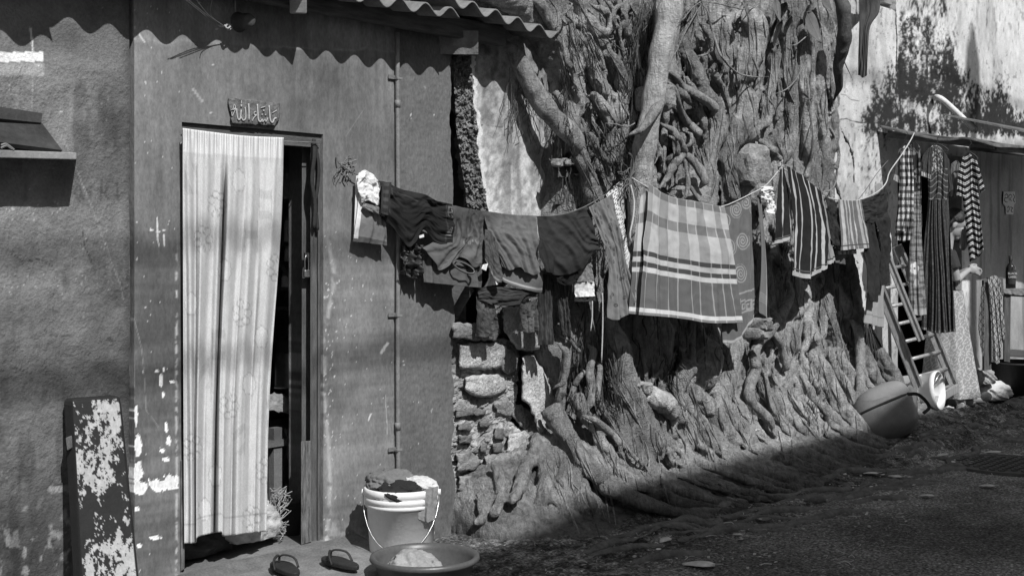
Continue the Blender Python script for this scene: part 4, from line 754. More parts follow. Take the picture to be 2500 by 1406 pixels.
def cobj(name, parts, mat=None, parent=None, th=.0025, label=None):
    V = []; F = []; c = []; n = 0
    for v, f, cc in parts: V.append(v); F.append(np.asarray(f)+n); c.append(cc); n += len(v)
    o = obj(name, np.vstack(V), np.vstack(F), mat or m_cl, parent, smooth=True, col=np.concatenate(c), label=label)
    s = o.modifiers.new('solid', 'SOLIDIFY'); s.thickness = th; s.offset = 0; return o
def garment(name, label, cat, parts, mat=None, group='washing on the clothesline', th=.0025):
    """parts: {part name: [patches]}; one part gives a single mesh"""
    if len(parts) == 1: return tag(cobj(name, list(parts.values())[0], mat, th=th), label, cat, group)
    allv = np.vstack([p[0] for ps in parts.values() for p in ps]); t = thing(name, label, cat, (allv[:, 0].mean(), allv[:, 1].mean(), allv[:, 2].min()), group)
    for k, ps in parts.items():
        for p in (ps if k.endswith('*') else [ps]): cobj(k.rstrip('*'), [p] if k.endswith('*') else p, mat, t, th)
    return t
def ln(x, c, w): return np.exp(-((x-c)/w)**4)
def band(x, a, b): return ((x > a) & (x < b)).astype(float)
# line A: from the wall hook to the knot on the tree; line B on to the next knot; line C to the shack
LA = slope_map(830, -.03, 1200, -.13); LA2 = slope_map(1180, -.125, 1540, -.42); LB = slope_map(1540, -.47, 1880, -.56); LC = slope_map(1880, -.55, 2232, -.36)
m_rope = mk('nylon_rope', .45, rough=.7, var=.2, bump=.6, bscale=220); m_rope2 = mk('old_cord', .12, rough=.9)
def rope(pts, r, name, label, mat=None): V, F = tube(smooth_pts(np.array(pts), 4), r, 7); return tag(obj(name, V, F, mat or m_rope, smooth=True), label, 'rope')
rope([LA(832, 402), LA(866, 424), LA(930, 446), LA(1000, 480), LA(1090, 502), LA(1172, 518), LA2(1240, 526), LA2(1303, 529), LA2(1370, 524), LA2(1425, 506), LA2(1480, 474), LA2(1520, 446), LA2(1536, 434)], .003, 'clothesline', 'clothesline from the house wall to the knot on the tree', m_rope2)
rope([LA2(1540, 432), LB(1560, 445), LB(1620, 478), LB(1690, 492), LB(1756, 506), LB(1840, 470), LB(1870, 452), LC(1890, 430), LC(1908, 408)], .0035, 'clothesline', 'pale clothesline from the tree knot past the rose towel')
rope([LC(1908, 410), LC(1950, 434), LC(2000, 474), LC(2040, 487), LC(2092, 490), LC(2140, 470), LC(2163, 447), LC(2172, 420), LC(2200, 380), LC(2222, 345), LC(2232, 325)], .0045, 'clothesline', 'thick pale rope rising to the canopy at the right')
rope([LC(2092, 492), P(2115, 462, -.40), P(2140, 425, -.3), P(2168, 392, -.2)], .003, 'cord', 'thin dark cord running up across the white wall', m_rope2)
rope([P(1540, 452, -.46), P(1548, 490, -.48), P(1546, 530, -.49), P(1538, 572, -.49), P(1541, 590, -.49)], .005, 'rope_end', 'frayed rope end dangling between the scarf and the plaid sarong')
rope([LA2(1465, 715, .02), LA2(1466, 735, .02), LA2(1466, 800, .02), LA2(1463, 885, .02)], .004, 'drawstring', 'long white drawstring hanging below the clothes')
rope([LA2(1446, 735, .0), LA2(1446, 770, .0), LA2(1442, 808, .0)], .0035, 'drawstring', 'short white drawstring behind the long one')
# hook of twisted wire and rags on the wall, knots on the tree
def knot(c, r, n, seed, mat, name, label, spread=(1, 1, 1), long=1.0):
    rr = random.Random(seed); ps = []
    for i in range(n):
        a = rr.uniform(0, 6.28) if seed != 1 else rr.choice((rr.uniform(2.6, 5.2), rr.uniform(.1, .9))); q = [np.array(c)+(np.array([rr.uniform(-.02, .02), 0, rr.uniform(-.008, .008)]) if seed == 1 else 0)]
        for k in range(4): a += rr.uniform(-1.2, 1.2); q.append(q[-1]+np.array([math.cos(a)*spread[0], -.25*rr.random()*spread[1], math.sin(a)*spread[2]])*r*long*rr.uniform(.3, .7))
        ps.append(tube(smooth_pts(q, 3), rr.uniform(.0015, .004), 5, flat=rr.uniform(.4, 1)))
    V, F = join(ps); return tag(obj(name, V, F, mat), label, 'knot')
knot(P(838, 402, -.02), .045, 20, 1, mk('frayed_strap', .16, var=.8, scale=40), 'wire_hook', 'frayed bunch of wire and straps tied to the house wall', long=.9)
knot(P(1538, 436, -.44), .09, 34, 2, m_rope2, 'rope_knot', 'tangled rope knot tied round the tree above the scarf', long=.8)
knot(P(1908, 408, -.54), .03, 10, 3, m_rope, 'rope_knot', 'pale rope knot holding the black striped sarong')
# --- group at the house wall
f = folds(.018, 2.2, 1, crump=.6)
garment('white_shirt', 'bright white shirt bunched over the line at the house wall', 'shirt', {'front': [patch(LA, [(866, 424), (880, 416), (900, 426), (914, 440)], [(874, 496), (890, 490), (905, 500), (916, 502)], [(866, 424), (862, 455), (874, 496)], [(914, 440), (918, 475), (916, 502)], 1.0, f, .03, .62)], 'sleeve': [patch(LA, [(868, 430), (884, 424)], [(862, 590), (872, 592)], None, None, .7, None, .004, .60)]})
def c_sh(u, v, X, Y): return np.where(v > .88, .10, .20)*(1+.12*(fbm(u*9, v*9, 3, 2)-.5))+.5*band(u, 0, .13)*(v < .93)
garment('grey_shorts', 'grey fleece shorts with a white side stripe, lowest at the house wall', 'shorts', {'front': [patch(LA, [(872, 470), (900, 480), (935, 520)], [(858, 590), (895, 594), (941, 600)], [(872, 470), (866, 530), (858, 590)], [(935, 520), (940, 560), (941, 600)], .9, folds(.010, 2, 4), .012, c_sh)], 'waist_fold': [patch(LA, [(877, 496), (912, 505)], [(880, 512), (930, 530)], [(877, 496), (874, 505), (880, 512)], None, .9, folds(.012, 2, 5), .035, .17)]})
def c_bs(u, v, X, Y):
    c = .022+.010*(fbm(u*8, v*8, 3, 2)-.5)
    for a, b in (((945, 455), (938, 520)), ((958, 470), (1005, 492)), ((1078, 500), (1075, 590))): d, _ = segd(X, Y, [a, b]); c = c+.03*np.exp(-(d/1.5)**2)
    for q in ([(1083, 505), (1091, 505), (1091, 532), (1082, 532), (1081, 512), (1083, 505)], [(1084, 520), (1089, 520)], [(1083, 508), (1090, 508), (1090, 518), (1083, 518), (1083, 508)]): d, _ = segd(X, Y, q); c = c+.10*np.exp(-(d/1.3)**4)
    for k, (a, b) in enumerate((((1078, 570), (1079, 562)), ((1081, 571), (1082, 559)), ((1085, 572), (1086, 556)), ((1078, 574), (1087, 575)))): d, _ = segd(X, Y, [a, b]); c = c+.16*np.exp(-(d/1.2)**4)
    return c
garment('black_shorts', 'black sports shorts with a three bar emblem and number on the leg', 'shorts', {'front': [patch(LA, [(918, 442), (936, 446), (968, 462), (1022, 475), (1052, 491), (1093, 499)], [(913, 523), (949, 557), (986, 604), (1022, 561), (1056, 593), (1091, 596)], [(918, 442), (914, 480), (913, 523)], [(1093, 499), (1093, 550), (1091, 596)], .9, folds(.012, 2.2, 7, crump=1.5, diag=.3), .035, c_bs)], 'waistband': [patch(LA, [(914, 446), (936, 446)], [(910, 522), (930, 528)], None, None, .8, folds(.006, 2, 3), .06, lambda u, v, X, Y: .035+.03*band(np.mod(v*4.4, 1), .1, .55)*band(u, .15, .8))], 'label_tag': [patch(LA, [(1007, 576), (1018, 572)], [(1008, 582), (1019, 579)], None, None, .8, None, .05, .7)]}, mat=m_cl)
garment('dark_shorts', 'crumpled glossy black shorts hanging behind the sports shorts', 'shorts', {'front': [patch(LA, [(978, 600), (1000, 592), (1030, 600)], [(978, 668), (1005, 678), (1031, 679)], None, None, .9, folds(.022, 3, 9, crump=1.6, grow=False), .0, .030)]}, mat=m_wet)
# --- green tee
def c_t1(u, v, X, Y):
    c = .100*(1+.25*(fbm(u*6, v*6, 4, 3)-.5))
    for q in ([(1098, 575), (1103, 540), (1112, 535), (1118, 580)], [(1122, 580), (1130, 532), (1136, 560), (1142, 535), (1150, 578)], [(1153, 545), (1160, 570), (1166, 540)]): d, _ = segd(X, Y, q); c = c*(1-.42*np.exp(-(d/3.6)**4)*(.6+.8*(fbm(X*.2, Y*.2, 2, 2))))
    for k in range(7): d, _ = segd(X, Y, [(1120+k*6, 586), (1120+k*6+(k % 3)*1.5, 596)]); c = c+.09*np.exp(-(d/1.4)**4)*(fbm(X*.3, Y*.3, 2, 4) > .42)
    return c
col_ring = lambda c, a, b, M, off, r: tube(np.array([M(c[0]+a*math.cos(t)-b*.5*math.sin(t)*0, c[1]+b*math.sin(t)+a*.35*math.cos(t), off+.012*math.sin(t)) for t in np.linspace(0, 6.28, 26)]), r, 6)
t1 = garment('tee_shirt', 'dark olive tee shirt upside down with faded brush lettering', 'tee shirt', {'back_panel': [patch(LA, [(1093, 503), (1130, 511), (1172, 517)], [(1033, 689), (1100, 696), (1176, 703)], [(1093, 503), (1085, 590), (1035, 622), (1033, 689)], None, .8, folds(.016, 4, 11, crump=.5), .004, .09)],
 'front_panel': [patch(LA, [(1093, 501), (1130, 509), (1172, 516)], [(1020, 606), (1052, 642), (1066, 660), (1092, 640), (1118, 628), (1145, 652), (1168, 648)], [(1093, 501), (1090, 575), (1058, 588), (1020, 606)], None, .9, folds(.016, 3, 12, crump=.6), .03, c_t1)]}, mat=m_cl)
V, F = col_ring((1118, 652), 26, 13, LA, .043, .005); cl_ = obj('collar', V, F, m_cl, t1, smooth=True, col=np.full(len(V), .06))
V, F = col_ring((1117.5, 652), 24.5, 11.5, LA, .047, .001); obj('collar_piping', V, F, m_cl, cl_, smooth=True, col=np.full(len(V), .30))
garment('care_label', 'white care label hanging off the olive tee shirt', 'label', {'tag': [patch(LA, [(1163, 646), (1175, 643)], [(1159, 656), (1170, 661)], None, None, .9, None, .05, lambda u, v, X, Y: .75-.4*band(np.mod(v*5, 1), .3, .6)*band(u, .2, .8))]})
# --- second tee
def c_t2(u, v, X, Y): return .115*(1+.2*(fbm(u*6, v*6, 4, 3)-.5))+.02*(1-v)
t2 = garment('tee_shirt', 'charcoal tee shirt with pale trim in the middle of the first line', 'tee shirt', {'back_panel': [patch(LA2, [(1172, 517), (1240, 526), (1303, 528)], [(1178, 640), (1200, 660), (1232, 690), (1300, 712), (1324, 714)], [(1172, 517), (1174, 580), (1178, 640)], [(1303, 528), (1306, 620), (1324, 668), (1324, 714)], .8, folds(.014, 3, 15, crump=.5), .0, lambda u, v, X, Y: c_t2(u, v, X, Y)+.22*ln(v, .955, .014)*(u > .3))],
 'front_panel': [patch(LA2, [(1172, 515), (1240, 524), (1303, 527)], [(1218, 650), (1236, 660), (1260, 652), (1272, 662), (1296, 672), (1310, 664)], [(1172, 515), (1182, 560), (1205, 610), (1218, 650)], [(1303, 527), (1305, 600), (1310, 664)], .9, folds(.014, 4, 16, crump=.5, diag=-.4), .03, c_t2)],
 'sleeve': [patch(LA2, [(1174, 560), (1186, 565), (1205, 600)], [(1176, 640), (1196, 684), (1215, 690)], [(1174, 560), (1172, 600), (1176, 640)], None, .9, folds(.012, 2, 17, crump=.8), .045, lambda u, v, X, Y: .075+.10*ln(v, .93, .03))]}, mat=m_cl)
garment('white_vest', 'small white vest showing under the charcoal tee shirt', 'vest', {'front': [patch(LA2, [(1200, 656), (1214, 652)], [(1188, 700), (1224, 694)], [(1200, 656), (1198, 680), (1188, 700)], [(1214, 652), (1218, 676), (1224, 694)], .9, folds(.008, 2, 18), -.02, .66)]})
# --- dark tee
garment('tee_shirt', 'black tee shirt with one sleeve out, right of the charcoal one', 'tee shirt', {'front_panel': [patch(LA2, [(1304, 528), (1365, 525), (1426, 504)], [(1322, 662), (1352, 672), (1385, 668), (1420, 650), (1440, 616), (1457, 608)], [(1304, 528), (1310, 590), (1322, 662)], [(1426, 504), (1442, 555), (1457, 608)], .9, folds(.018, 4, 21, crump=.4, diag=-.5), .03, lambda u, v, X, Y: .034*(1+.2*(fbm(u*6, v*6, 4, 3)-.5)))],
 'sleeve': [patch(LA2, [(1306, 580), (1318, 588)], [(1322, 664), (1340, 668)], [(1306, 580), (1302, 615), (1322, 664)], [(1318, 588), (1338, 625), (1340, 668)], .9, folds(.010, 2, 22), .05, .028)], 'collar_fold': [patch(LA2, [(1352, 668), (1408, 662)], [(1356, 690), (1380, 698), (1406, 688)], None, None, .9, folds(.01, 2, 23), .015, .020)]}, mat=m_cl)
# --- trousers below
def c_jn(u, v, X, Y): return (.060+.035*ln(u, .55, .35))*(1+.5*(fbm(u*14, v*5, 4, 5)-.5))
garment('jeans', 'dark rolled jeans hanging below the charcoal tee shirt', 'jeans', {'waist': [patch(LA2, [(1170, 706), (1200, 700), (1260, 704), (1318, 712)], [(1172, 732), (1225, 746), (1262, 744), (1288, 734)], None, None, .9, folds(.014, 2, 31, crump=.8), -.015, .045)], 'leg*': [patch(LA2, [(1170, 724), (1200, 740), (1214, 744)], [(1172, 822), (1196, 824), (1223, 818)], None, [(1214, 744), (1222, 780), (1223, 818)], .9, folds(.018, 2, 32, crump=.7), -.03, c_jn), patch(LA2, [(1274, 742), (1300, 738), (1318, 728)], [(1284, 814), (1302, 812), (1320, 808)], None, None, .9, folds(.018, 2, 33, crump=.7), -.03, c_jn)]}, mat=m_cl)
def c_tr(u, v, X, Y): return .034+.034*np.clip(np.sin(u*38+2*fbm(u*4, v*6, 2, 3)), 0, 1)*(v < .93)
garment('trousers', 'black striped trousers hanging below the black tee shirt', 'trousers', {'leg*': [patch(LA2, [(1325, 668), (1362, 672)], [(1326, 844), (1362, 842)], None, None, .9, folds(.018, 3, 35, crump=.6), -.05, c_tr), patch(LA2, [(1366, 684), (1404, 680)], [(1386, 818), (1412, 826)], [(1366, 684), (1378, 740), (1386, 818)], [(1404, 680), (1402, 750), (1412, 826)], .9, folds(.02, 3, 36, crump=.8), -.06, c_tr)]}, mat=m_cl)
garment('white_shorts', 'white frilled shorts hanging behind the black tee shirt', 'shorts', {'upper': [patch(LA2, [(1428, 624), (1448, 612)], [(1408, 690), (1434, 688), (1460, 692)], [(1428, 624), (1412, 650), (1408, 690)], None, .9, folds(.014, 3, 38, crump=.8), -.03, .30)], 'lower': [patch(LA2, [(1411, 688), (1460, 688)], [(1414, 726), (1462, 724)], None, None, .9, folds(.01, 2, 39), -.035, .68)], 'hem': [patch(LA2, [(1412, 726), (1464, 722)], [(1414, 738), (1464, 736)], None, None, .8, folds(.008, 2, 40), -.04, .03)]}, mat=m_cl)
# --- scarf with small paisleys
def c_sc(u, v, X, Y):
    c = .17*(1+.15*(fbm(u*7, v*9, 4, 3)-.5)); rr = random.Random(8)
    for k in range(44):
        a, b = rr.uniform(0, 1)*.9+.05, (k+.5)/44; mx, my = u-a, (v-b)*2.4; d = np.hypot(mx, my); c = np.where((d < .036) & (d > .020), .05, c); c = np.where(d < .010, .05, c)
    return c
garment('scarf', 'thin grey scarf printed with small paisleys, hung lengthwise', 'scarf', {'panel': [patch(LA2, [(1425, 507), (1450, 492), (1482, 474)], [(1468, 774), (1490, 780), (1520, 762), (1540, 716)], [(1425, 507), (1448, 560), (1468, 640), (1468, 774)], [(1482, 474), (1500, 560), (1520, 660), (1540, 716)], 1.0, folds(.020, 3, 41, crump=.6), .05, c_sc)]})
def c_lp(u, v, X, Y):
    k = np.floor(v*34); m = np.mod(u*3.4+.5*np.mod(k, 2), 1); d = np.hypot((m-.5)*.9, (np.mod(v*34, 1)-.5)); return np.where(d < .30, .12, .66)
garment('printed_towel', 'white towel with a small leaf print beside the grey scarf', 'towel', {'panel': [patch(LA2, [(1474, 478), (1484, 466), (1500, 456)], [(1520, 640), (1524, 690), (1536, 640)], [(1474, 478), (1500, 540), (1520, 640)], [(1500, 456), (1512, 520), (1536, 640)], 1.1, folds(.012, 2, 43), .02, c_lp)]})
garment('striped_cloth', 'narrow pale cloth with dark borders at the tree knot', 'cloth', {'panel': [patch(LA2, [(1498, 456), (1510, 446), (1520, 440)], [(1516, 545), (1522, 540), (1526, 530)], None, None, 1.1, folds(.010, 2, 44), .0, lambda u, v, X, Y: np.where(band(u, .12, .25)+band(u, .45, .52) > 0, .06, .42))]})
# --- plaid sarong
def c_pl(u, v, X, Y):
    c = .42+0*u; dv = band(u, .0, .05)+band(u, .165, .265)+band(u, .40, .50)+band(u, .62, .72)+band(u, .86, .93); c = c*(1-.36*dv*(v < .66))
    dh = band(v, .0, .055)+band(v, .20, .28); c = np.where(dh > 0, .15+.06*(1-dv), c)
    c = np.where(v > .64, .115+.0*u, c)
    for a, b in ((.50, .54), (.585, .625)): c = np.where(band(v, a, b) > 0, .06, c)
    c = np.where(band(v, .545, .58) > 0, .42, c); c = np.where(band(v, .63, .665) > 0, .46, c); c = np.where(band(v, .945, .975) > 0, .58, c); c = np.where(v > .975, .20, c)
    thin = sum(ln(u, a, .0045) for a in (.06, .16, .27, .39, .51, .61, .73, .85, .94)); c = c+.22*np.clip(thin, 0, 1)*(c < .35)
    return c*(1+.14*(fbm(u*9, v*10, 3, 7)-.5))
garment('plaid_sarong', 'large checked sarong in pale and dark blocks across the tree', 'sarong', {'left_fold': [patch(LB, [(1566, 462), (1574, 452), (1584, 456)], [(1535, 766), (1590, 770), (1688, 772)], [(1566, 462), (1548, 600), (1535, 766)], None, .75, folds(.016, 3, 51, crump=.35), .0, lambda u, v, X, Y: c_pl(u*.55, v, X, Y))],
 'front_panel': [patch(LB, [(1572, 450), (1620, 479), (1690, 493), (1756, 506)], [(1680, 784), (1740, 790), (1801, 787)], [(1572, 450), (1590, 510), (1660, 640), (1680, 784)], [(1756, 506), (1778, 600), (1801, 787)], .1, None, -.03, c_pl)][:0] or [patch(LB, [(1574, 450), (1620, 479), (1690, 493), (1756, 506)], [(1545, 768), (1640, 776), (1720, 788), (1801, 787)], [(1574, 450), (1560, 600), (1545, 768)], [(1756, 506), (1778, 620), (1801, 787)], .75, folds(.020, 5, 52, crump=.35), .035, c_pl)]}, mat=m_cl)
# --- rose towel
def c_rs(u, v, X, Y):
    c = .125*(1+.25*(fbm(u*20, v*30, 3, 4)-.5))
    for (a, b, r) in ((1800, 512, 15), (1774, 540, 13), (1823, 495, 12), (1816, 588, 16), (1786, 604, 16), (1810, 668, 17), (1842, 510, 10), (1780, 700, 16)):
        dx, dy = X-a, (Y-b)*.72; d = np.hypot(dx, dy); th = np.arctan2(dy, dx); c = np.where((d < r) & (np.sin(d*1.25+th*1.0) > .05), .27, c)
    for k in range(4):
        b0 = 728+k*0; cx = 1806+k*14-10
        for q in ([(cx, 736), (cx+11, 731), (cx+11, 752), (cx+3, 755), (cx+3, 743), (cx+7, 742)],): d, _ = segd(X, Y, q); c = np.where(d < 1.7, .28, c)
    for q in ([(1790, 722), (1850, 704)], [(1790, 770), (1850, 752)]): d, _ = segd(X, Y, q); c = np.where(d < 2.2, .26, c)
    return np.where(v > .975, .34, c)
garment('rose_towel', 'dark terry towel woven with pale roses and a key border', 'towel', {'back_panel': [patch(LB, [(1750, 507), (1800, 492), (1836, 474)], [(1770, 838), (1805, 832), (1848, 768)], None, None, .9, folds(.014, 3, 55, crump=.3), -.01, c_rs)], 'front_panel': [patch(LB, [(1834, 473), (1842, 469)], [(1840, 762), (1860, 776)], [(1834, 473), (1845, 600), (1840, 762)], [(1842, 469), (1854, 600), (1860, 776)], .9, folds(.008, 1, 56), .04, lambda u, v, X, Y: .14+.08*band(v, .82, .90)*(np.mod(v*60, 1) > .5)+.16*(u > .9))]}, mat=m_cl)
garment('white_cloth', 'small white cloth knotted on the line beside the rose towel', 'cloth', {'knot_part': [patch(LB, [(1832, 466), (1848, 456), (1862, 458)], [(1840, 488), (1856, 490), (1866, 486)], None, None, 1.2, folds(.022, 3, 57, crump=1.2, grow=False), .06, .66)], 'tail': [patch(LB, [(1846, 478), (1864, 480)], [(1854, 520), (1866, 524), (1872, 505)], [(1846, 478), (1852, 500), (1854, 520)], None, 1.2, folds(.016, 2, 58, crump=1), .06, .68)]}, mat=m_cl)
# --- black striped sarong, gathered at the knot
def c_st(ph, ws, dark=.020, lt=.42):
    def f(u, v, X, Y):
        c = np.full(u.shape, dark)
        for a, w_ in ws: c = np.where(np.abs(u-a) < w_, lt, c)
        c = np.where(v > .955, lt*.9, c); c = np.where(band(v, .925, .94) > 0, .09, c); return c*(1+.2*(fbm(u*9, v*10, 3, 7)-.5))
    return f
garment('striped_sarong', 'black sarong with white stripes gathered at the rope knot', 'sarong', {'left_panel': [patch(LC, [(1898, 416), (1906, 408)], [(1885, 596), (1902, 592), (1922, 584)], [(1898, 416), (1890, 500), (1885, 596)], [(1906, 408), (1920, 480), (1922, 584)], 1.0, folds(.016, 2, 61, crump=.4), .02, c_st(0, ((.42, .06), (.95, .05))))],
 'middle_panel': [patch(LC, [(1906, 407), (1926, 420), (1950, 434)], [(1914, 672), (1940, 678), (1966, 682)], [(1906, 407), (1918, 520), (1914, 672)], [(1950, 434), (1972, 540), (1966, 682)], 1.0, folds(.020, 2, 62, crump=.4), .05, c_st(0, ((.14, .045), (.45, .02), (.80, .03))))],
 'right_panel': [patch(LC, [(1948, 433), (1975, 452), (1992, 468)], [(1964, 680), (1990, 664), (2012, 654)], [(1948, 433), (1968, 540), (1964, 680)], [(1992, 468), (2010, 560), (2012, 654)], 1.0, folds(.020, 2, 63, crump=.4), .03, c_st(0, ((.30, .04), (.72, .05))))],
 'grey_panel': [patch(LC, [(1976, 450), (1992, 466), (2004, 480)], [(2008, 646), (2022, 644), (2034, 636)], None, [(2004, 480), (2018, 550), (2034, 636)], 1.0, folds(.014, 2, 64), .015, lambda u, v, X, Y: np.where(band(v, .93, .95) > 0, .05, np.where(v > .95, .4, .17+.10*band(u, .6, 1))))]}, mat=m_cl)
garment('dark_blouse', 'small dark blouse between the striped sarong and striped towel', 'blouse', {'front': [patch(LC, [(2010, 478), (2036, 492)], [(2024, 596), (2044, 602)], None, None, .9, folds(.018, 2, 66, crump=1), .01, .028)]})
def c_tw(u, v, X, Y):
    c = np.full(u.shape, .14)
    for a, w_, t_ in ((.12, .05, .42), (.30, .035, .36), (.42, .02, .42), (.60, .012, .50), (.80, .05, .36), (.93, .025, .4)): c = np.where(np.abs(u-a) < w_, t_, c)
    return np.where(band(v, .90, .925) > 0, .07, c)*(1+.2*(fbm(u*9, v*10, 3, 7)-.5))
garment('striped_towel', 'short grey towel with pale vertical stripes beyond the sarong', 'towel', {'front_panel': [patch(LC, [(2037, 487), (2065, 490), (2092, 489)], [(2044, 612), (2080, 608), (2116, 606)], None, None, 1.0, folds(.012, 3, 67), .03, c_tw)], 'back_panel': [patch(LC, [(2040, 490), (2090, 491)], [(2050, 622), (2098, 620)], None, None, .8, folds(.01, 2, 68), -.02, c_tw)]}, mat=m_cl)
garment('pocket_rag', 'small grey rag hanging low behind the striped towel', 'rag', {'front': [patch(LC, [(2048, 622), (2076, 622)], [(2050, 642), (2074, 646)], None, None, .9, folds(.01, 2, 69), -.03, .10)]})
garment('black_trousers', 'black trousers hanging by the waist beyond the striped towel', 'trousers', {'waist': [patch(LC, [(2090, 490), (2125, 478), (2156, 456)], [(2098, 540), (2130, 545), (2164, 532)], None, None, .9, folds(.014, 3, 71, crump=.9), .02, .026)], 'leg*': [patch(LC, [(2096, 535), (2134, 545)], [(2118, 735), (2138, 738)], [(2096, 535), (2108, 640), (2118, 735)], [(2134, 545), (2146, 640), (2138, 738)], .9, folds(.02, 2, 72, crump=.7), .015, .026), patch(LC, [(2128, 540), (2164, 530)], [(2143, 698), (2158, 690)], [(2128, 540), (2142, 620), (2143, 698)], [(2164, 530), (2166, 600), (2158, 690)], .9, folds(.02, 2, 73, crump=.7), .03, .024)]}, mat=m_cl)
garment('pale_curtain', 'long plain pale cloth hanging down in front of the ladder', 'cloth', {'front': [patch(LC, [(2153, 452), (2160, 446), (2168, 450)], [(2128, 788), (2150, 796), (2174, 800)], [(2153, 452), (2160, 600), (2140, 700), (2128, 788)], [(2168, 450), (2174, 620), (2174, 800)], .9, folds(.03, 3, 75, crump=.2), -.05, lambda u, v, X, Y: .27+0*u-.1*band(v, .93, .94))]})
# --- on hangers under the canopy
FA = face_map(2205, -.22, -.4); FB = face_map(2290, -.44, -.4); FC = face_map(2372, -.68, -.4)
def c_ck(u, v, X, Y):
    a = np.mod(X*.085+.0*Y, 1); b = np.mod(Y*.058, 1); s = band(a, .0, .45)+band(b, .0, .45); return np.where(s > 1.5, .03, np.where(s > .5, .11, .50))+.25*band(a, .7, .76)
hs = 'clothes hung under the canopy'
garment('checked_shirt', 'black and white checked shirt hung under the canopy', 'shirt', {'body': [patch(FA, [(2200, 368), (2212, 356), (2228, 372)], [(2184, 582), (2206, 590), (2228, 584)], [(2200, 368), (2196, 470), (2184, 582)], [(2228, 372), (2232, 470), (2228, 584)], 1.1, folds(.03, 3, 81, crump=.5), .03, c_ck)], 'sleeve': [patch(FA, [(2206, 462), (2226, 452)], [(2190, 562), (2214, 566)], None, [(2226, 452), (2230, 510), (2214, 566)], 1.1, folds(.012, 2, 82), .08, c_ck)], 'cuff_sleeve': [patch(FA, [(2194, 366), (2202, 362)], [(2182, 440), (2196, 448)], None, None, 1.0, folds(.01, 1, 83), .02, lambda u, v, X, Y: np.where(v > .8, .4, .10))]}, mat=m_cl, group=hs)
def c_fl(u, v, X, Y): return np.where(fbm(X*.16, Y*.16, 3, 6) > .54, .16, .025)
garment('dark_print_shirt', 'dark floral print shirt squeezed between the checked shirt and dress', 'shirt', {'front': [patch(FA, [(2220, 352), (2234, 346), (2246, 360)], [(2222, 560), (2250, 560)], None, None, 1.0, folds(.02, 2, 84), -.03, c_fl)]}, group=hs)
def c_lg(u, v, X, Y):
    c = np.where(fbm(X*.05, Y*.22, 3, 8) > .5, .23, .11)
    for k in range(5): a, b = 2233+6*math.cos(k*1.26), 655+9*math.sin(k*1.26); c = np.where(np.hypot(X-a, (Y-b)*.75) < 5.2, .62, c)
    c = np.where(np.hypot(X-2233, Y-655) < 2.5, .1, c); c = np.where(np.hypot(X-2238, (Y-690)*.6) < 6, .45, c); return np.where(v > .95, .32, c)
garment('printed_leggings', 'grey mottled leggings with a white flower print', 'leggings', {'front': [patch(FA, [(2226, 470), (2246, 468)], [(2218, 762), (2240, 770), (2262, 768)], [(2226, 470), (2220, 620), (2218, 762)], [(2246, 468), (2252, 620), (2262, 768)], 1.0, folds(.018, 2, 85, crump=.4), .0, c_lg)]}, group=hs)
def c_dr(u, v, X, Y):
    c = np.full(u.shape, .050); yk = (Y < 488); sc = np.mod((Y+7*np.cos((X-2293)*.16)), 14.5)
    c = np.where(yk & (Y > 412) & (sc < 2.0), .26, c); c = np.where((Y < 425) & (np.abs(X-2280) < 22) & (fbm(X*.5, Y*.28, 3, 2) > .58), .36, c)
    c = np.where(~yk & (fbm(X*.9, Y*.5, 2, 3) > .66), .11, c); return np.where(v > .982, .05+.20*(np.mod(X*.3, 1) > .5), c)
garment('long_dress', 'long dark smocked dress on a hanger, hem near the ladder', 'dress', {'bodice': [patch(FB, [(2266, 366), (2280, 356), (2296, 360), (2314, 382)], [(2268, 490), (2292, 488), (2316, 490)], None, None, 1.1, folds(.012, 3, 86), .05, c_dr)], 'skirt': [patch(FB, [(2268, 488), (2292, 486), (2316, 488)], [(2252, 802), (2290, 812), (2335, 808)], [(2268, 488), (2256, 620), (2252, 802)], [(2316, 488), (2324, 620), (2335, 808)], .9, folds(.045, 5.5, 87, crump=.15), .05, c_dr)],
 'sleeve*': [patch(FB, [(2268, 364), (2278, 360)], [(2246, 428), (2276, 440)], [(2268, 364), (2254, 385), (2246, 428)], None, 1.1, folds(.014, 2, 88), .07, lambda u, v, X, Y: np.where((v > .86) & (np.mod(X*.2, 1) > .4), .4, .058)), patch(FB, [(2308, 378), (2318, 390)], [(2318, 470), (2328, 462)], None, None, 1.0, folds(.01, 1, 89), .03, .05)]}, mat=m_cl, group=hs)
def c_zz(u, v, X, Y):
    s = np.mod((Y+.62*np.abs(np.mod(X-2340, 34)-17)*1.0+(X-2340)*.12)/15.5, 1); return np.where((s < .14) | ((s > .26) & (s < .40)), .62, .018)
garment('zigzag_dress', 'black dress with white zigzag stripes on a hanger', 'dress', {'body': [patch(FC, [(2350, 386), (2366, 376), (2384, 392)], [(2365, 640), (2388, 628), (2402, 610)], [(2350, 386), (2350, 470), (2359, 560), (2368, 640)], [(2384, 392), (2390, 480), (2402, 610)], 1.2, folds(.020, 3, 91), .02, c_zz)], 'sleeve*': [patch(FC, [(2352, 386), (2360, 382)], [(2336, 478), (2362, 482)], [(2352, 386), (2342, 420), (2336, 478)], None, 1.1, folds(.01, 2, 92), .05, c_zz), patch(FC, [(2380, 388), (2386, 394)], [(2394, 472), (2406, 464)], None, None, 1.1, folds(.008, 1, 93), .04, c_zz)]}, mat=m_cl, group=hs)
garment('grey_blouse', 'plain mid grey blouse hanging between the two dresses', 'blouse', {'front': [patch(FB, [(2320, 398), (2334, 390), (2342, 400)], [(2314, 478), (2338, 482)], None, None, .9, folds(.012, 2, 94), -.10, .16)]}, group=hs)
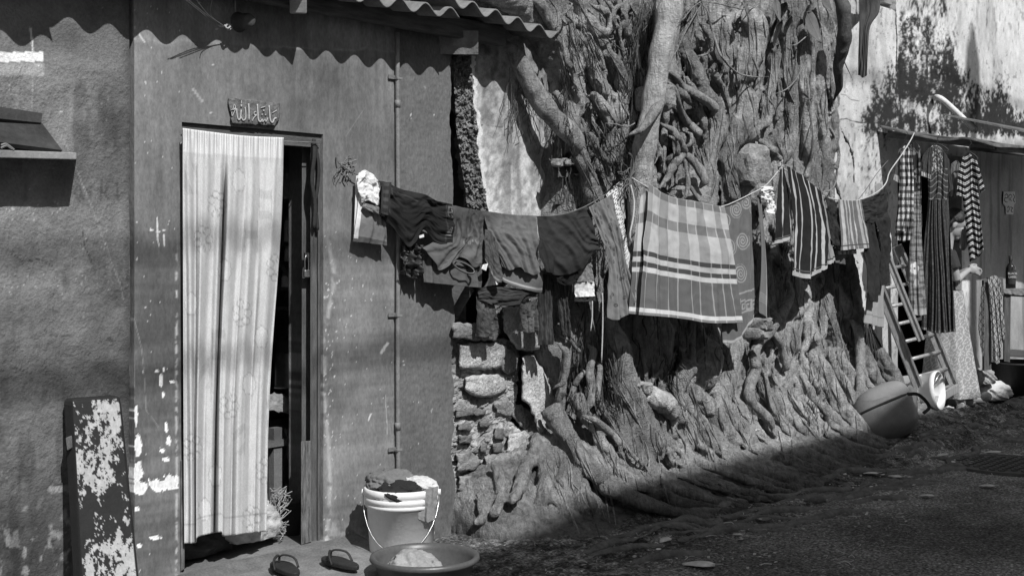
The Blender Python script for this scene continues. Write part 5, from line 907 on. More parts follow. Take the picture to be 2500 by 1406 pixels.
garment('slate_cloth', 'slate grey cloth hanging beside the face of the person', 'cloth', {'front': [patch(FC, [(2348, 560), (2358, 556)], [(2340, 604), (2352, 612), (2362, 600)], None, None, .9, folds(.012, 2, 95), -.03, .15)]}, group=hs)
m_hang = mk('hanger_plastic', .03, rough=.5)
for k, (M, a, b, w_, off) in enumerate(((FB, 2290, 352, 26, .04), (FC, 2367, 372, 20, .01), (FA, 2212, 350, 16, .01))):
    V, F = tube(smooth_pts([M(a-w_, b+18, off), M(a, b, off), M(a+w_, b+18, off), M(a-w_, b+18, off)], 5), .005, 6); V2, F2 = tube(smooth_pts([M(a, b, off), M(a, b-14, off), M(a+5, b-22, off), M(a+1, b-28, off)], 4), .003, 5)
    V, F = join([(V, F), (V2, F2)]); tag(obj('hanger', V, F, m_hang, smooth=True), ('black hanger inside the long dark dress', 'black hanger inside the zigzag dress', 'black hanger inside the checked shirt')[k], 'hanger', 'hangers under the canopy')
# strip of cloth at the very top right of the tree
garment('draped_cloth', 'long dark cloth hanging from above in front of the white wall', 'cloth', {'front': [patch(face_map(2110, -.25), [(2096, -20), (2120, -22), (2150, -20)], [(2095, 182), (2106, 190), (2117, 184)], [(2096, -20), (2098, 60), (2095, 182)], [(2150, -20), (2146, 30), (2122, 75), (2117, 184)], 1.0, folds(.03, 2, 97, crump=.2), .0, .075)]}, group='cloths hanging from above')
garment('pale_sheet', 'pale plastic sheet hanging from above at the right of the tree', 'sheet', {'front': [patch(face_map(2080, -.12), [(2066, -20), (2098, -20)], [(2070, 82), (2098, 52)], None, None, .8, folds(.02, 2, 98), .0, .38)]}, group='cloths hanging from above')
# ================================================================== DOOR CURTAIN
def c_cu(u, v, X, Y):
    c = .52*(.92+.12*fbm(X*.9, Y*.4, 3, 3)); c = c*np.where((fbm(X*.5+Y*.3, Y*.5, 2, 5) > .5), .93, 1.0)
    hdr = Y < 372+(X-445)*.06; c = np.where(hdr, .60, c); rr = random.Random(21)
    for r_ in range(6):
        for cidx in range(4):
            a = 470+cidx*58+(r_ % 2)*26+rr.uniform(-6, 6); b = 430+r_*165+rr.uniform(-20, 20)+(cidx % 2)*70
            kind = (r_+cidx) % 3
            if kind == 0:
                m = (np.abs(X-a) < 15) & (np.abs(Y-b) < 38); c = np.where(m & (np.mod(Y, 4.4) < 1.8), c*.84, c); c = np.where((np.abs(np.abs(X-a)-15) < .9) & (np.abs(Y-b) < 38), c*.75, c)
            elif kind == 1:
                for k in range(7):
                    px_, py_ = a+15*math.cos(k*.9), b+24*math.sin(k*.9); d = np.hypot(X-px_, Y-py_); c = np.where(np.abs(d-9) < 1.3, c*.72, c); c = np.where(d < 8, c*1.08, c)
            else:
                d = np.hypot((X-a)/16, (Y-b)/27)+.08*np.sin(np.arctan2(Y-b, X-a)*9); c = np.where(np.abs(d-1) < .06, c*.75, c); c = np.where(d < .93, c*1.14, c)
    return np.where((np.abs(v-.955) < .0022), c*.72, c)
def f_cu(u, v):
    g = .35+.65*np.clip(v*3, 0, 1); w_ = u*4.6+.5*(fbm(u*5, v*1.2, 2, 8)-.5)*2+.15*np.sin(v*2.2); s = .020*np.sin(2*math.pi*w_)+.017*(fbm(u*19+.4*v, v*1.1, 2, 31)-.5)*2; top = .007*np.sin(u*130)*sstep(.09, .0, v)
    return g*s-.10*np.exp(-((u-.405+.03*(v-.5))/.022)**2)*sstep(.03, .25, v)+top+.006*(fbm(u*8, v*14, 3, 4)-.5)
garment('door_curtain', 'pale embroidered net curtain hanging in the doorway', 'curtain', {'panel': [patch(wall_map(-.035), [(446, 313), (520, 323), (600, 332), (693, 336)], [(450, 1326), (478, 1324), (484, 1310), (538, 1298), (548, 1308), (600, 1302), (650, 1296)], [(446, 313), (447, 700), (450, 1326)], [(693, 336), (686, 560), (658, 960), (650, 1296)], .62, f_cu, .02, c_cu)]}, mat=mk('net_curtain', attr=True, rough=.9, var=.06, scale=8, bump=.35, bscale=260, bdist=.002, spec=.1, fine=.16), group='door curtain', th=.002)
# ================================================================== helpers for solid things
def ico(n=3):
    bm = bmesh.new(); bmesh.ops.create_icosphere(bm, subdivisions=n, radius=1); V = np.array([v.co[:] for v in bm.verts]); F = [[v.index for v in f.verts] for f in bm.faces]; bm.free(); return V, F
ICO = ico(3); ICO4 = ico(5)
def ell(c, r, R=None, base=ICO):
    V = base[0]*np.asarray(r, float); V = V if R is None else V @ np.asarray(R).T
    return V+np.asarray(c, float), base[1]
def vox(parts, size=.006, it=4):
    V, F = join(parts); t = obj('tmp', V, F, None, origin=(0, 0, 0)); m = t.modifiers.new('r', 'REMESH'); m.mode = 'VOXEL'; m.voxel_size = size
    m = t.modifiers.new('s', 'SMOOTH'); m.factor = .5; m.iterations = it
    me = bpy.data.meshes.new_from_object(t.evaluated_get(bpy.context.evaluated_depsgraph_get())); bpy.data.objects.remove(t)
    V = np.array([v.co[:] for v in me.vertices]); F = [list(p.vertices) for p in me.polygons]; bpy.data.meshes.remove(me); return V, F
def heap(c, s, seed, amp=.35, fold=3.0):
    V, F = ICO4; n = V.copy(); d = 1+amp*(ridge(V[:, 0]*fold*.6+V[:, 2]*fold*.5+seed, V[:, 1]*fold*.6-V[:, 2]*fold*.4, 3, seed)-.6)+amp*.5*(fbm(V[:, 0]*fold*1.5, V[:, 1]*fold*1.5+V[:, 2]*fold, 4, seed+3)-.5)
    V = n*d[:, None]*np.asarray(s); V[:, 2] = np.maximum(V[:, 2], -s[2]*.55); return V+np.asarray(c, float), F
# ================================================================== left wall: board, box, plaque
t = thing('leaning_board', 'dark rounded board with flaking white paint leaning on the wall', 'board', P(255, 1440, -.25))
def MB(px, py, d=0.0): return P(px, py, -.045-.20*(np.asarray(py, float)-965)/475-np.asarray(d))
nu, nv = 70, 190; u = np.linspace(0, 1, nu)[:, None]; v = np.linspace(0, 1, nv)[None, :]; xl = 172+v*26; xr = 294+v*48; PX = xl+(xr-xl)*u; rc = np.clip(1-np.minimum(u, 1-u)/.08, 0, 1); PY = 974-8*u+v*(1450-970)+16*(1-np.sqrt(1-rc**2))*(1-v)**30
d_ = .035-.012*np.clip(1-np.minimum(np.minimum(u, 1-u)/.04, (1-v)*0+np.minimum(v/.012, 1)), 0, 1)
n_ = .55*fbm(PX*.055, PY*.030, 5, 3, .6)+.45*fbm(PX*.17, PY*.11, 5, 13, .65)+.10*(fbm(PX*.6, PY*.45, 3, 4)-.5); th_ = .50-.10*sstep(1270, 1390, PY)-.06*np.exp(-((PX-262)/34)**2)*sstep(1270, 1000, PY)+.10*np.exp(-(((PY-1240)/45))**2); pa = sstep(th_+.015, th_+.03, n_)
c = .022*(1-pa)+.40*pa*(.8+.3*fbm(PX*.1, PY*.1, 3, 6)); c = np.where((u < .045) | (u > .965) | (v < .012), .02, c)
V = MB(PX, PY, np.broadcast_to(d_, PX.shape)).reshape(-1, 3); V2, F2, ids = extrude_boundary(V, gridf(nu, nv), (0, .045, 0)); obj('board_panel', V2, F2, mk('flaking_paint', attr=True, rough=.7, var=.15, scale=20, bump=.5, bscale=120, bdist=.003), t, col=np.r_[c.ravel(), np.full(len(ids), .02)])
V, F = poly_prism([(160, 1068), (176, 1062), (178, 1092), (164, 1100)], MB, -.02, .02); bevel(obj('batten_end', V, F, m_wdx, t), .004)
t = thing('wall_box', 'small wall box with a sloping dark lid and pale shelf board', 'shelf', P(60, 390, -.05))
m_tin = mk('sooty_tin', .035, rough=.7, var=.5, scale=10)
def quad(a, b, c_, d, th=(0, .012, -.012)):
    q = np.array([a, b, c_, d]); V = np.vstack([q, q+np.asarray(th)]); return V, [[0, 1, 2, 3], [7, 6, 5, 4], [0, 4, 5, 1], [1, 5, 6, 2], [2, 6, 7, 3], [3, 7, 4, 0]]
V, F = quad(P(-60, 252, -.02), P(104, 277, -.02), P(100, 300, -.035), P(-60, 284, -.035)); obj('top_batten', V, F, m_tin, t)
V, F = quad(P(-60, 296, -.02), P(101, 299, -.02), P(152, 367, -.13), P(-60, 340, -.13)); obj('sloping_lid', V, F, m_tin, t)
V, F = poly_prism([(-60, 364), (187, 373), (187, 390), (-60, 384)], wall_map(-.15), -.15, .0); bevel(obj('shelf_board', V, F, MATS['pale_old_wood'], t), .003)
V, F = join([tube(smooth_pts([P(2, 355, -.15), P(14, 352, -.15), P(24, 358, -.15), P(34, 366, -.15)], 4), .004, 5), tube(smooth_pts([P(2, 362, -.15), P(16, 356, -.15), P(30, 364, -.15)], 4), .004, 5)]); obj('wire_coil', V, F, m_wire, t)
t = thing('name_plaque', 'broken stone plaque with raised Arabic lettering above the door', 'plaque', P(620, 305, -.02))
V, F = slabrock([(557, 240), (600, 242), (640, 248), (685, 253), (684, 280), (672, 306), (620, 304), (565, 302), (560, 270)], wall_map(0), -.005, .022, 4, .003, 22); obj('tile', V, F, mk('plaque_stone', .13, var=.5, scale=30, bump=.5, bscale=120), t)
Z8 = lambda a, b: (540+a/8.1875, 220+b/8.1875)
STK = [([(205,408),(240,372),(262,290),(288,350),(245,400)],11), ([(212,440),(222,520),(262,440),(300,372)],10), ([(310,375),(320,500),(345,590),(385,565),(402,400)],17), ([(402,540),(440,605),(490,570),(492,440),(478,345)],17), ([(550,275),(558,400),(560,605)],20), ([(408,215),(406,280)],11), ([(405,290),(405,335)],24), ([(700,435),(662,448),(668,500),(712,495)],13), ([(712,500),(655,555),(622,622)],13), ([(725,285),(735,450),(748,600),(790,640)],20), ([(790,640),(820,595),(840,640),(870,592),(892,640),(930,560)],19), ([(792,362),(885,332)],12), ([(1022,462),(1118,406)],12), ([(960,315),(970,450),(988,610),(1032,648),(1062,580),(1108,560)],19), ([(850,395),(852,425)],22), ([(815,480),(822,502)],20), ([(885,485),(892,505)],20)]
m_let = mk('pale_letter_paint', .42, var=.2); m_lo = mk('letter_outline', .03)
for pts, r in STK:
    q = [Z8(a, b) for a, b in pts]; V, F = tube(smooth_pts([P(a, b, -.0265) for a, b in q], 5), r/8.19/585, 8, flat=.35); V[:, 1] = np.clip(V[:, 1], -.032, -.02); ls_ = obj('letter_stroke', V, F, m_let, t, smooth=True)
    V, F = tube(smooth_pts([P(a, b, -.0225) for a, b in q], 5), (r+5)/8.19/585, 8, flat=.2); V[:, 1] = np.clip(V[:, 1], -.0245, -.018); obj('letter_outline', V, F, m_lo, ls_)
# ================================================================== sandals, bucket, basin
m_rub2 = mk('black_rubber', .022, rough=.6, var=.3)
def sandal(c, rz, name, label, L=.25, z=.118):
    t = thing(name, label, 'sandal', (c[0], c[1], z), 'flip flops on the doorstep'); n = 26; pts = []
    for i in range(n):
        a = 2*math.pi*i/n; y = math.cos(a)*L/2; wd = .048*(1+.22*math.cos(a))*(1-.12*math.exp(-((math.cos(a)+.1)/.35)**2)); pts.append((math.sin(a)*wd, y))
    R = np.array([[math.cos(rz), -math.sin(rz)], [math.sin(rz), math.cos(rz)]]); q = np.array(pts) @ R.T+np.asarray(c)[:2]
    V = np.array([[*p, z] for p in q]+[[*p, z+.02] for p in q]); F = [list(range(n))[::-1], list(range(n, 2*n))]+[[i, (i+1) % n, n+(i+1) % n, n+i] for i in range(n)]; bevel(obj('sole', V, F, m_rub2, t), .005)
    def loc(x, y, h): p = np.array([x, y]) @ R.T+np.asarray(c)[:2]; return [p[0], p[1], z+h]
    V, F = join([tube(smooth_pts([loc(s*.052, -.01, .012), loc(s*.046, .02, .045), loc(s*.018, .055, .055), loc(0, .075, .045), loc(0, .08, .018)], 5), .0065, 7, flat=.6) for s in (-1, 1)]); obj('strap', V, F, m_rub2, t, smooth=True)
sandal(G(698, 1392, .12), -.35, 'flip_flop', 'left black flip flop on the doorstep, nearer the curtain'); sandal(G(832, 1378, .12), -.15, 'flip_flop', 'right black flip flop on the doorstep, nearer the bucket')
m_wp = mk('white_plastic', .72, rough=.45, var=.08, scale=4, bump=.1, spec=.4, fine=.05)
bx, by = P(980, 1192, -.33)[:2]; bz = .02; t = thing('paint_bucket', 'white plastic paint bucket full of washing by the wall', 'bucket', (bx, by, bz))
V, F = lathe([(0, 0), (.136, 0), (.140, .006), (.157, .285), (.165, .287), (.166, .30), (.160, .305), (.168, .31), (.169, .330), (.162, .334), (.170, .340), (.171, .368), (.164, .372), (.158, .366), (.155, .30), (.132, .02), (0, .015)], 48, (bx, by, bz)); tub_ = obj('tub', V, F, m_wp, t, smooth=True)
aa = RT; hp = []
for k in np.linspace(0, 1, 17): a = math.pi*k; hp.append([bx-aa[0]*.175*math.cos(a)-FW[0]*(.10*math.sin(a)+.05*math.sin(a)), by-aa[1]*.175*math.cos(a)-FW[1]*.15*math.sin(a), bz+.345-.25*math.sin(a)])
V, F = tube(hp, .0022, 6); obj('handle', V, F, MATS['steel'], t, smooth=True)
for s in (-1, 1): V, F = tube([[bx+s*aa[0]*.168, by+s*aa[1]*.168, bz+.345], [bx+s*aa[0]*.180, by+s*aa[1]*.180, bz+.345]], .014, 10); obj('handle_lug', V, F, m_wp, tub_)
m_c2 = {k: mk('laundry_'+k, v, rough=.9, var=.15, scale=12, bump=.3, bscale=90) for k, v in (('grey', .14), ('black', .018), ('pale', .50), ('mid', .27), ('dark', .05))}
V, F = heap((bx-.06*RT[0]+.05*FW[0], by-.06*RT[1]+.05*FW[1], bz+.375), (.13, .10, .065), 3, .5); tag(obj('wet_shirt', V, F, m_c2['grey'], smooth=True), 'grey shirt heaped at the back of the paint bucket', 'laundry')
V, F = heap((bx-.01*RT[0]-.04*FW[0], by-.01*RT[1]-.04*FW[1], bz+.35), (.125, .11, .05), 5, .45); tag(obj('wet_trousers', V, F, m_c2['black'], smooth=True), 'black trousers heaped at the front of the paint bucket', 'laundry')
V, F = heap((bx+.07*RT[0]+.04*FW[0], by+.07*RT[1]+.04*FW[1], bz+.355), (.085, .09, .05), 8, .5); tag(obj('wet_blouse', V, F, m_c2['pale'], smooth=True), 'pale patterned blouse at the right of the paint bucket', 'laundry')
MFb = face_map(1040, -.50)
garment('wet_cloth', 'grey cloth flap hanging over the rim of the paint bucket', 'cloth', {'flap': [patch(MFb, [(1020, 1204), (1045, 1192), (1070, 1186)], [(1015, 1262), (1040, 1274), (1062, 1268)], None, None, 1.0, folds(.012, 2, 5), .0, .22)]}, group='washing in the bucket')
ax_, ay_ = G(1037, 1361, .17)[:2]; az = .03; t = thing('wash_basin', 'round grey plastic basin with a wet cloth at the bottom edge', 'basin', (ax_, ay_, az))
V, F = lathe([(0, 0), (.165, 0), (.172, .006), (.212, .125), (.226, .128), (.234, .138), (.230, .152), (.220, .155), (.208, .148), (.203, .130), (.181, .06), (.177, .058), (.162, .014), (0, .010)], 56, (ax_, ay_, az)); obj('bowl', V, F, mk('grey_plastic', .075, rough=.4, var=.08, bump=.08, spec=.45), t, smooth=True)
V, F = heap((ax_-.04*RT[0]-.03*FW[0], ay_-.04*RT[1]-.03*FW[1], az+.10), (.125, .10, .08), 12, .55, 2.4); tag(obj('soaking_cloth', V, F, m_c2['mid'], smooth=True), 'grey cloth soaking in the wash basin', 'laundry')
V, F = lathe([(0, .022), (.164, .022)], 40, (ax_, ay_, az)); tag(obj('wash_water', V, F, mk('soapy_water', .06, rough=.12, var=.1, bump=.05, spec=.5)), 'grey soapy water in the wash basin', 'water')
# ================================================================== inside the doorway
def jar(px, py0, py1, rpx, y, name, label, mat, lid=None):
    a = P(px, py1, y); h = P(px, py0, y)[2]-a[2]; r = rpx/float(ppm(a)); t = thing(name, label, 'jar', a, 'jars on the shelves inside')
    V, F = lathe([(0, 0), (r, 0), (r*1.02, h*.1), (r, h*.7), (r*.85, h*.8), (r*.85, h*.84)], 20, a); gl_ = obj('glass', V, F, mat, t, smooth=True)
    V, F = lathe([(0, h*.84), (r*.9, h*.84), (r*.9, h), (0, h)], 20, a); obj('lid', V, F, lid or m_c2['mid'], gl_)
m_glass = mk('dusty_jar', .75, rough=.25, var=.3, spec=.5, bump=.05); m_tin2 = mk('dull_tin', .75, rough=.35, metal=.2, var=.2)
sh = thing('wall_shelf', 'dark set of plank shelves inside the doorway', 'shelf', P(720, 700, .6))
for y_ in (487, 592, 640, 700, 690+58):
    V, F = poly_prism([(640, y_), (760, y_+1), (760, y_+9), (640, y_+8)], wall_map(.62), -.2, .0); obj('plank', V, F, MATS['pale_old_wood'], sh)
jar(716, 412, 486, 27, .58, 'storage_tin', 'large pale tin on the top shelf inside the door', m_tin2); jar(706, 528, 590, 13, .58, 'glass_jar', 'small glass jar with a pale lid on the second shelf', m_glass); jar(722, 548, 590, 10, .60, 'glass_jar', 'short jar at the right of the second shelf', m_glass); jar(706, 600, 638, 12, .58, 'glass_jar', 'jar with a label on the third shelf', m_glass); jar(728, 602, 638, 12, .58, 'glass_jar', 'jar at the right of the third shelf', m_glass); jar(700, 668, 700, 13, .58, 'glass_jar', 'round jar on the lowest shelf', m_glass); jar(722, 670, 700, 11, .58, 'glass_jar', 'white labelled jar on the lowest shelf', m_c2['pale'])
V, F = bar(P(700, 652, .60), P(730, 690, .54), .12, .02); tag(obj('carton', V, F, m_c2['grey']), 'folded carton leaning on the fourth shelf inside', 'carton')
a = P(705, 946, .42); h = P(705, 820, .42)[2]-a[2]; r = 34/float(ppm(a)); t = thing('thermos_flask', 'large dark thermos flask standing inside the doorway', 'flask', a)
m_th = mk('dark_metal_flask', .12, rough=.3, metal=.6, var=.2, bump=.05)
V, F = lathe([(0, 0), (r*1.05, 0), (r*1.05, h*.04), (r, h*.06), (r*.98, h*.62), (r*.85, h*.68)], 28, a); fb_ = obj('flask_body', V, F, m_th, t, smooth=True)
V, F = lathe([(r*.85, h*.68), (r*.82, h*.9), (r*.7, h*.97), (r*.3, h), (0, h)], 28, a); obj('flask_cap', V, F, m_rub2, t, smooth=True)
V, F = tube(smooth_pts([a+[r*.9, -.02, h*.6], a+[r*1.6, -.05, h*.55], a+[r*1.6, -.05, h*.2], a+[r*1.0, -.02, h*.12]], 4), .010, 6); obj('flask_handle', V, F, m_rub2, fb_)
V, F = slabrock([(600, 958), (690, 962), (730, 985), (728, 1012), (690, 1008), (600, 1000)], wall_map(.32), -.35, .0, 6, .006, 24); tag(obj('stone_counter', V, F, mk('counter_concrete', .25, var=.4, scale=14), smooth=False), 'rough concrete counter slab inside the doorway', 'counter')
V, F = box(P(690, 1100, .62)+[0, .1, 0], (.5, .35, .9)); V[:, 2] = np.clip(V[:, 2], .09, .62); tag(obj('counter_base', V, F, m_room), 'dark masonry base under the counter inside the doorway', 'counter')
MI = face_map(712, .38)
garment('plastic_bag', 'pale plastic bag hanging under the counter inside', 'bag', {'sack': [patch(MI, [(697, 1044), (724, 1050)], [(704, 1118), (716, 1132), (728, 1120)], [(697, 1044), (700, 1080), (704, 1118)], None, 1.0, folds(.03, 2, 3, crump=.8, grow=False), .02, .30)]}, group='things inside the doorway')
m_poly = mk('clear_polythene', .42, rough=.22, var=.3, scale=10, bump=.8, bscale=20, bdist=.02, spec=.6)
q = P(625, 1352, .06); V, F = heap((q[0], q[1]+.08, .24), (.17, .10, .12), 17, .5, 2.6); tag(obj('polythene_bag', V, F, m_poly, smooth=True), 'shiny crumpled polythene bag behind the curtain hem', 'bag')
q = P(505, 1375, .06); V, F = heap((q[0], q[1]+.12, .20), (.20, .10, .10), 23, .5, 2.6); tag(obj('cloth_bundle', V, F, m_c2['dark'], smooth=True), 'dark bundle of clothes behind the left curtain hem', 'bundle')
parts = []; rr = random.Random(9)
for i in range(70):
    a = P(680+rr.uniform(-14, 14), 1250+rr.uniform(-50, 55), .10+rr.uniform(-.03, .06)); parts.append(tube(smooth_pts([a, a+np.array([rr.uniform(-.03, .03), rr.uniform(-.02, .02), rr.uniform(-.02, .03)]), a+np.array([rr.uniform(-.04, .04), rr.uniform(-.03, .0), rr.uniform(-.03, .04)])], 3), .0022, 4))
V, F = join(parts); tag(obj('dried_sprig', V, F, mk('dried_plant', .28, var=.4)), 'pale dried sprig of plant at the foot of the door frame', 'plant')
V, F = lathe([(0, 0), (.06, 0), (.075, .17), (.08, .17), (.08, .185), (.07, .185), (.06, .02)], 20, P(712, 1310, .22)); tag(obj('small_pail', V, F, m_c2['dark'], smooth=True), 'small dark pail just inside the door frame', 'pail')
V, F = join([box(P(672, 1150, .34)+[0, 0, -.1], (.05, .04, .62)), box(P(700, 1215, .36), (.16, .05, .10)), box(P(672, 1080, .34), (.14, .06, .03))]); tag(obj('plastic_stool', V, F, m_c2['grey']), 'grey plastic stool frame standing inside the doorway', 'stool')
# ================================================================== canopy and what is under it
cn = thing('canopy', 'ragged sheet canopy on the stained wall above the hung clothes', 'canopy', (11.5, -.3, 2.4))
x = np.linspace(10.58, 14.6, 60); y = np.linspace(-.84, .12, 40); X, Y = np.meshgrid(x, y, indexing='ij')
Zc = 2.50+.17*(Y-.16)+.03*(fbm(X*1.5, Y*2, 3, 4)-.5)-.045*np.exp(-(((X-10.6)/.3)**2+((Y+.42)/.16)**2))+.02*np.sin(Y*9)*np.exp(-((X-10.6)/.4)**2); X2 = X+.06*(fbm(Y*6, Y*0, 3, 5)-.5)*np.exp(-((X-10.58)/.2)**2)
V = np.stack([X2, Y, Zc], -1).reshape(-1, 3); V2, F2, ids = extrude_boundary(V, gridf(60, 40), (0, 0, -.02)); m_tar = mk('tarred_sheet', .10, rough=.8, var=.5, scale=8, bump=.6, bscale=50); obj('sheet', V2, F2, m_tar, cn, smooth=True)
V, F = join([bar((10.68, .1, 2.44), (10.68, -.80, 2.30), .05, .06), bar((12.6, .1, 2.44), (12.6, -.80, 2.30), .05, .06), bar((10.72, -.78, 2.29), (14.5, -.78, 2.29), .05, .06)]); obj('rafters', V, F, m_wd, cn)
V, F = quad((11.4, -.1, 2.66), (14.6, -.3, 2.62), (14.6, -1.1, 2.44), (11.9, -.80, 2.47), (0, 0, -.015)); obj('upper_sheet', V, F, m_tar, cn)
tp = thing('bent_pipe', 'white bent pipe sticking out of the wall above the canopy', 'pipe', P(2285, 240, .1))
V, F = tube(smooth_pts([P(2283, 240, .14), P(2288, 238, .06), P(2300, 243, .0), P(2318, 258, -.05), P(2350, 288, -.14), P(2380, 318, -.22)], 5), .026, 12); obj('pipe_run', V, F, mk('white_pvc', .62, rough=.5, var=.15, bump=.1), tp, smooth=True)
t = thing('paper_notice', 'torn white paper with two lines of handwriting pinned on the wall', 'notice', P(2465, 520, .1))
MN = wall_map(YB-.012); pts = [(2450, 468), (2478, 468), (2480, 495), (2476, 500), (2474, 524), (2456, 523), (2455, 504), (2449, 498)]
V, F = poly_prism(pts, MN, 0, .003); obj('sheet', V, F, mk('aged_paper', .55, var=.1), t)
ink = [[(2453, 478), (2457, 474), (2461, 478), (2458, 484), (2454, 482), (2453, 492), (2460, 494)], [(2464, 490), (2463, 480), (2467, 475), (2471, 480), (2466, 486), (2471, 492)], [(2473, 474), (2477, 480), (2474, 488), (2477, 494)], [(2459, 508), (2463, 504), (2464, 512), (2460, 518), (2459, 512)], [(2467, 506), (2472, 508), (2468, 514), (2472, 519)]]
for q in ink: V, F = tube(smooth_pts([MN(a, b, .005) for a, b in q], 4), .0045, 5, flat=.3); obj('ink_stroke', V, F, m_lo, t)
# table, bottle, chair post with scarf
tb = thing('side_table', 'rough wooden table with a mat at the right edge', 'table', P(2480, 890, -.45))
MT = face_map(2470, -.45, -.2)
V, F = poly_prism([(2444, 708), (2600, 716), (2600, 730), (2444, 722)], MT, -.5, .0); obj('tabletop', V, F, m_wd, tb)
for a_, d0 in ((2452, .0), (2580, .0), (2470, -.4)): V, F = poly_prism([(a_, 722), (a_+16, 723), (a_+14, 884), (a_, 882)], MT, d0-.07, d0-.005); obj('leg', V, F, m_wdx, tb)
V, F = poly_prism([(2452, 852), (2600, 862), (2600, 880), (2452, 870)], MT, -.06, -.012); obj('stretcher', V, F, m_wd, tb)
cc_ = lambda u, v, X, Y: .20*(.7+.6*fbm(X*.3, Y*.5, 3, 2)); tm = cobj('table_mat', [patch(MT, [(2440, 706), (2500, 703), (2600, 706)], [(2444, 716), (2500, 722), (2600, 722)], None, None, .8, folds(.006, 5, 3), .012, cc_)]); tag(tm, 'frayed grey mat laid over the rough wooden table', 'mat')
a = MT(2477, 706, -.2); t = thing('bottle', 'dark whisky bottle with BLACK LABEL lettering on the table', 'bottle', a); k_ = 1/float(ppm(a)); hb = 80*k_
m_bt = mk('dark_glass', .02, rough=.08, var=.1, bump=0, spec=.6); rb = 11.5*k_
V, F = lathe([(0, 0), (rb, 0), (rb, hb*.62), (rb*.9, hb*.68), (rb*.38, hb*.78), (rb*.36, hb*.92)], 24, a); obj('glass', V, F, m_bt, t, smooth=True)
V, F = lathe([(rb*.42, hb*.84), (rb*.44, hb), (0, hb)], 20, a); obj('cap', V, F, m_rub2, t, smooth=True)
V, F = lathe([(rb*1.02, hb*.14), (rb*1.02, hb*.56)], 24, a); lb_ = obj('label_band', V, F, m_lo, t, smooth=True)
def text(body, size, M, parent, mat, name, px, py, off):
    cu = bpy.data.curves.new(name, 'FONT'); cu.body = body; cu.size = 1; cu.align_x = 'CENTER'; o = bpy.data.objects.new(name, cu); C.objects.link(o); me = bpy.data.meshes.new_from_object(o.evaluated_get(bpy.context.evaluated_depsgraph_get())); bpy.data.objects.remove(o)
    V = np.array([v.co[:] for v in me.vertices]); F = [list(p.vertices) for p in me.polygons]; bpy.data.meshes.remove(me)
    W = M(px+V[:, 0]*size, py-V[:, 1]*size, np.full(len(V), off)); return obj(name, W, F, mat, parent)
MBt = face_map(2477, float((a-FW.tolist()[0]*0)[1])-0, 0.0); d_bt = rb*1.12
for k, s_ in enumerate(('BLACK', 'LABEL')): text(s_, 7.5, lambda X, Y, d: a*0+MT(X, Y, -.2)*1.0-np.array([FW[0], FW[1], 0])*(rb*1.06), lb_, mk('label_print', .55, bump=0), 'label_lettering', 2477, 671+k*8.5, 0)
cp = thing('chair', 'dark wooden chair back post draped with a patterned scarf', 'chair', P(2415, 900, -.5)); MC = face_map(2420, -.55)
V, F = poly_prism([(2402, 686), (2420, 684), (2420, 902), (2403, 905)], MC, -.05, .0); obj('back_post', V, F, m_wdx, cp)
V, F = poly_prism([(2402, 684), (2450, 676), (2452, 720), (2402, 716)], MC, -.045, -.01); obj('back_rail', V, F, m_wd, cp)
V, F = poly_prism([(2440, 680), (2452, 680), (2456, 890), (2444, 890)], MC, -.30, -.26); obj('back_post', V, F, m_wdx, cp)
def c_dm(u, v, X, Y): a = np.mod((X+Y*.6)*.085, 1); b = np.mod((X-Y*.6)*.085, 1); return np.where((np.abs(a-.5) < .10) | (np.abs(b-.5) < .10) | (np.hypot(a, b) < .2), .10, .36)
garment('patterned_scarf', 'pale scarf with a dark diamond print over the chair back', 'scarf', {'front': [patch(MC, [(2408, 680), (2425, 672), (2438, 682)], [(2420, 880), (2436, 882), (2450, 800)], [(2408, 680), (2416, 760), (2420, 880)], [(2438, 682), (2444, 740), (2450, 800)], 1.0, folds(.03, 3, 3, crump=.5), .03, c_dm)], 'back': [patch(MC, [(2396, 700), (2406, 690)], [(2388, 800), (2398, 868), (2402, 860)], None, None, 1.0, folds(.014, 2, 4), .0, lambda u, v, X, Y: c_dm(u, v, X, Y)*.45)]}, mat=m_cl, group='cloth on the chair')
for k, (px_, py_, s_, mt, lb) in enumerate(((2420, 950, (.20, .16, .10), 'pale', 'pale crumpled cloth in the heap beside the chair'), (2455, 930, (.20, .16, .14), 'dark', 'dark cloth at the back of the heap beside the chair'), (2400, 915, (.10, .1, .08), 'mid', 'grey cloth at the left of the heap beside the chair'), (2430, 972, (.20, .12, .07), 'grey', 'mid grey cloth lowest in the heap beside the chair'))):
    q = P(px_, py_, -.42+.06*k*(k < 2)); V, F = heap(q-np.array([0, 0, .03]), s_, 40+k, .5, 3); tag(obj('heaped_cloth', V, F, m_c2[mt], smooth=True), lb, 'laundry', 'heap of clothes by the chair')
q = P(2490, 985, -.55); V, F = lathe([(0, 0), (.20, 0), (.25, .36), (.265, .36), (.265, .38), (.245, .38), (.2, .03), (0, .02)], 30, q); tag(obj('black_tub', V, F, m_rub2, smooth=True), 'large black plastic tub cut by the right edge', 'tub')
V, F = ell(P(2408, 968, -.62), (.045, .045, .042)); tag(obj('onion', V, F, m_c2['mid'], smooth=True), 'small round onion on the ground before the heap', 'onion')
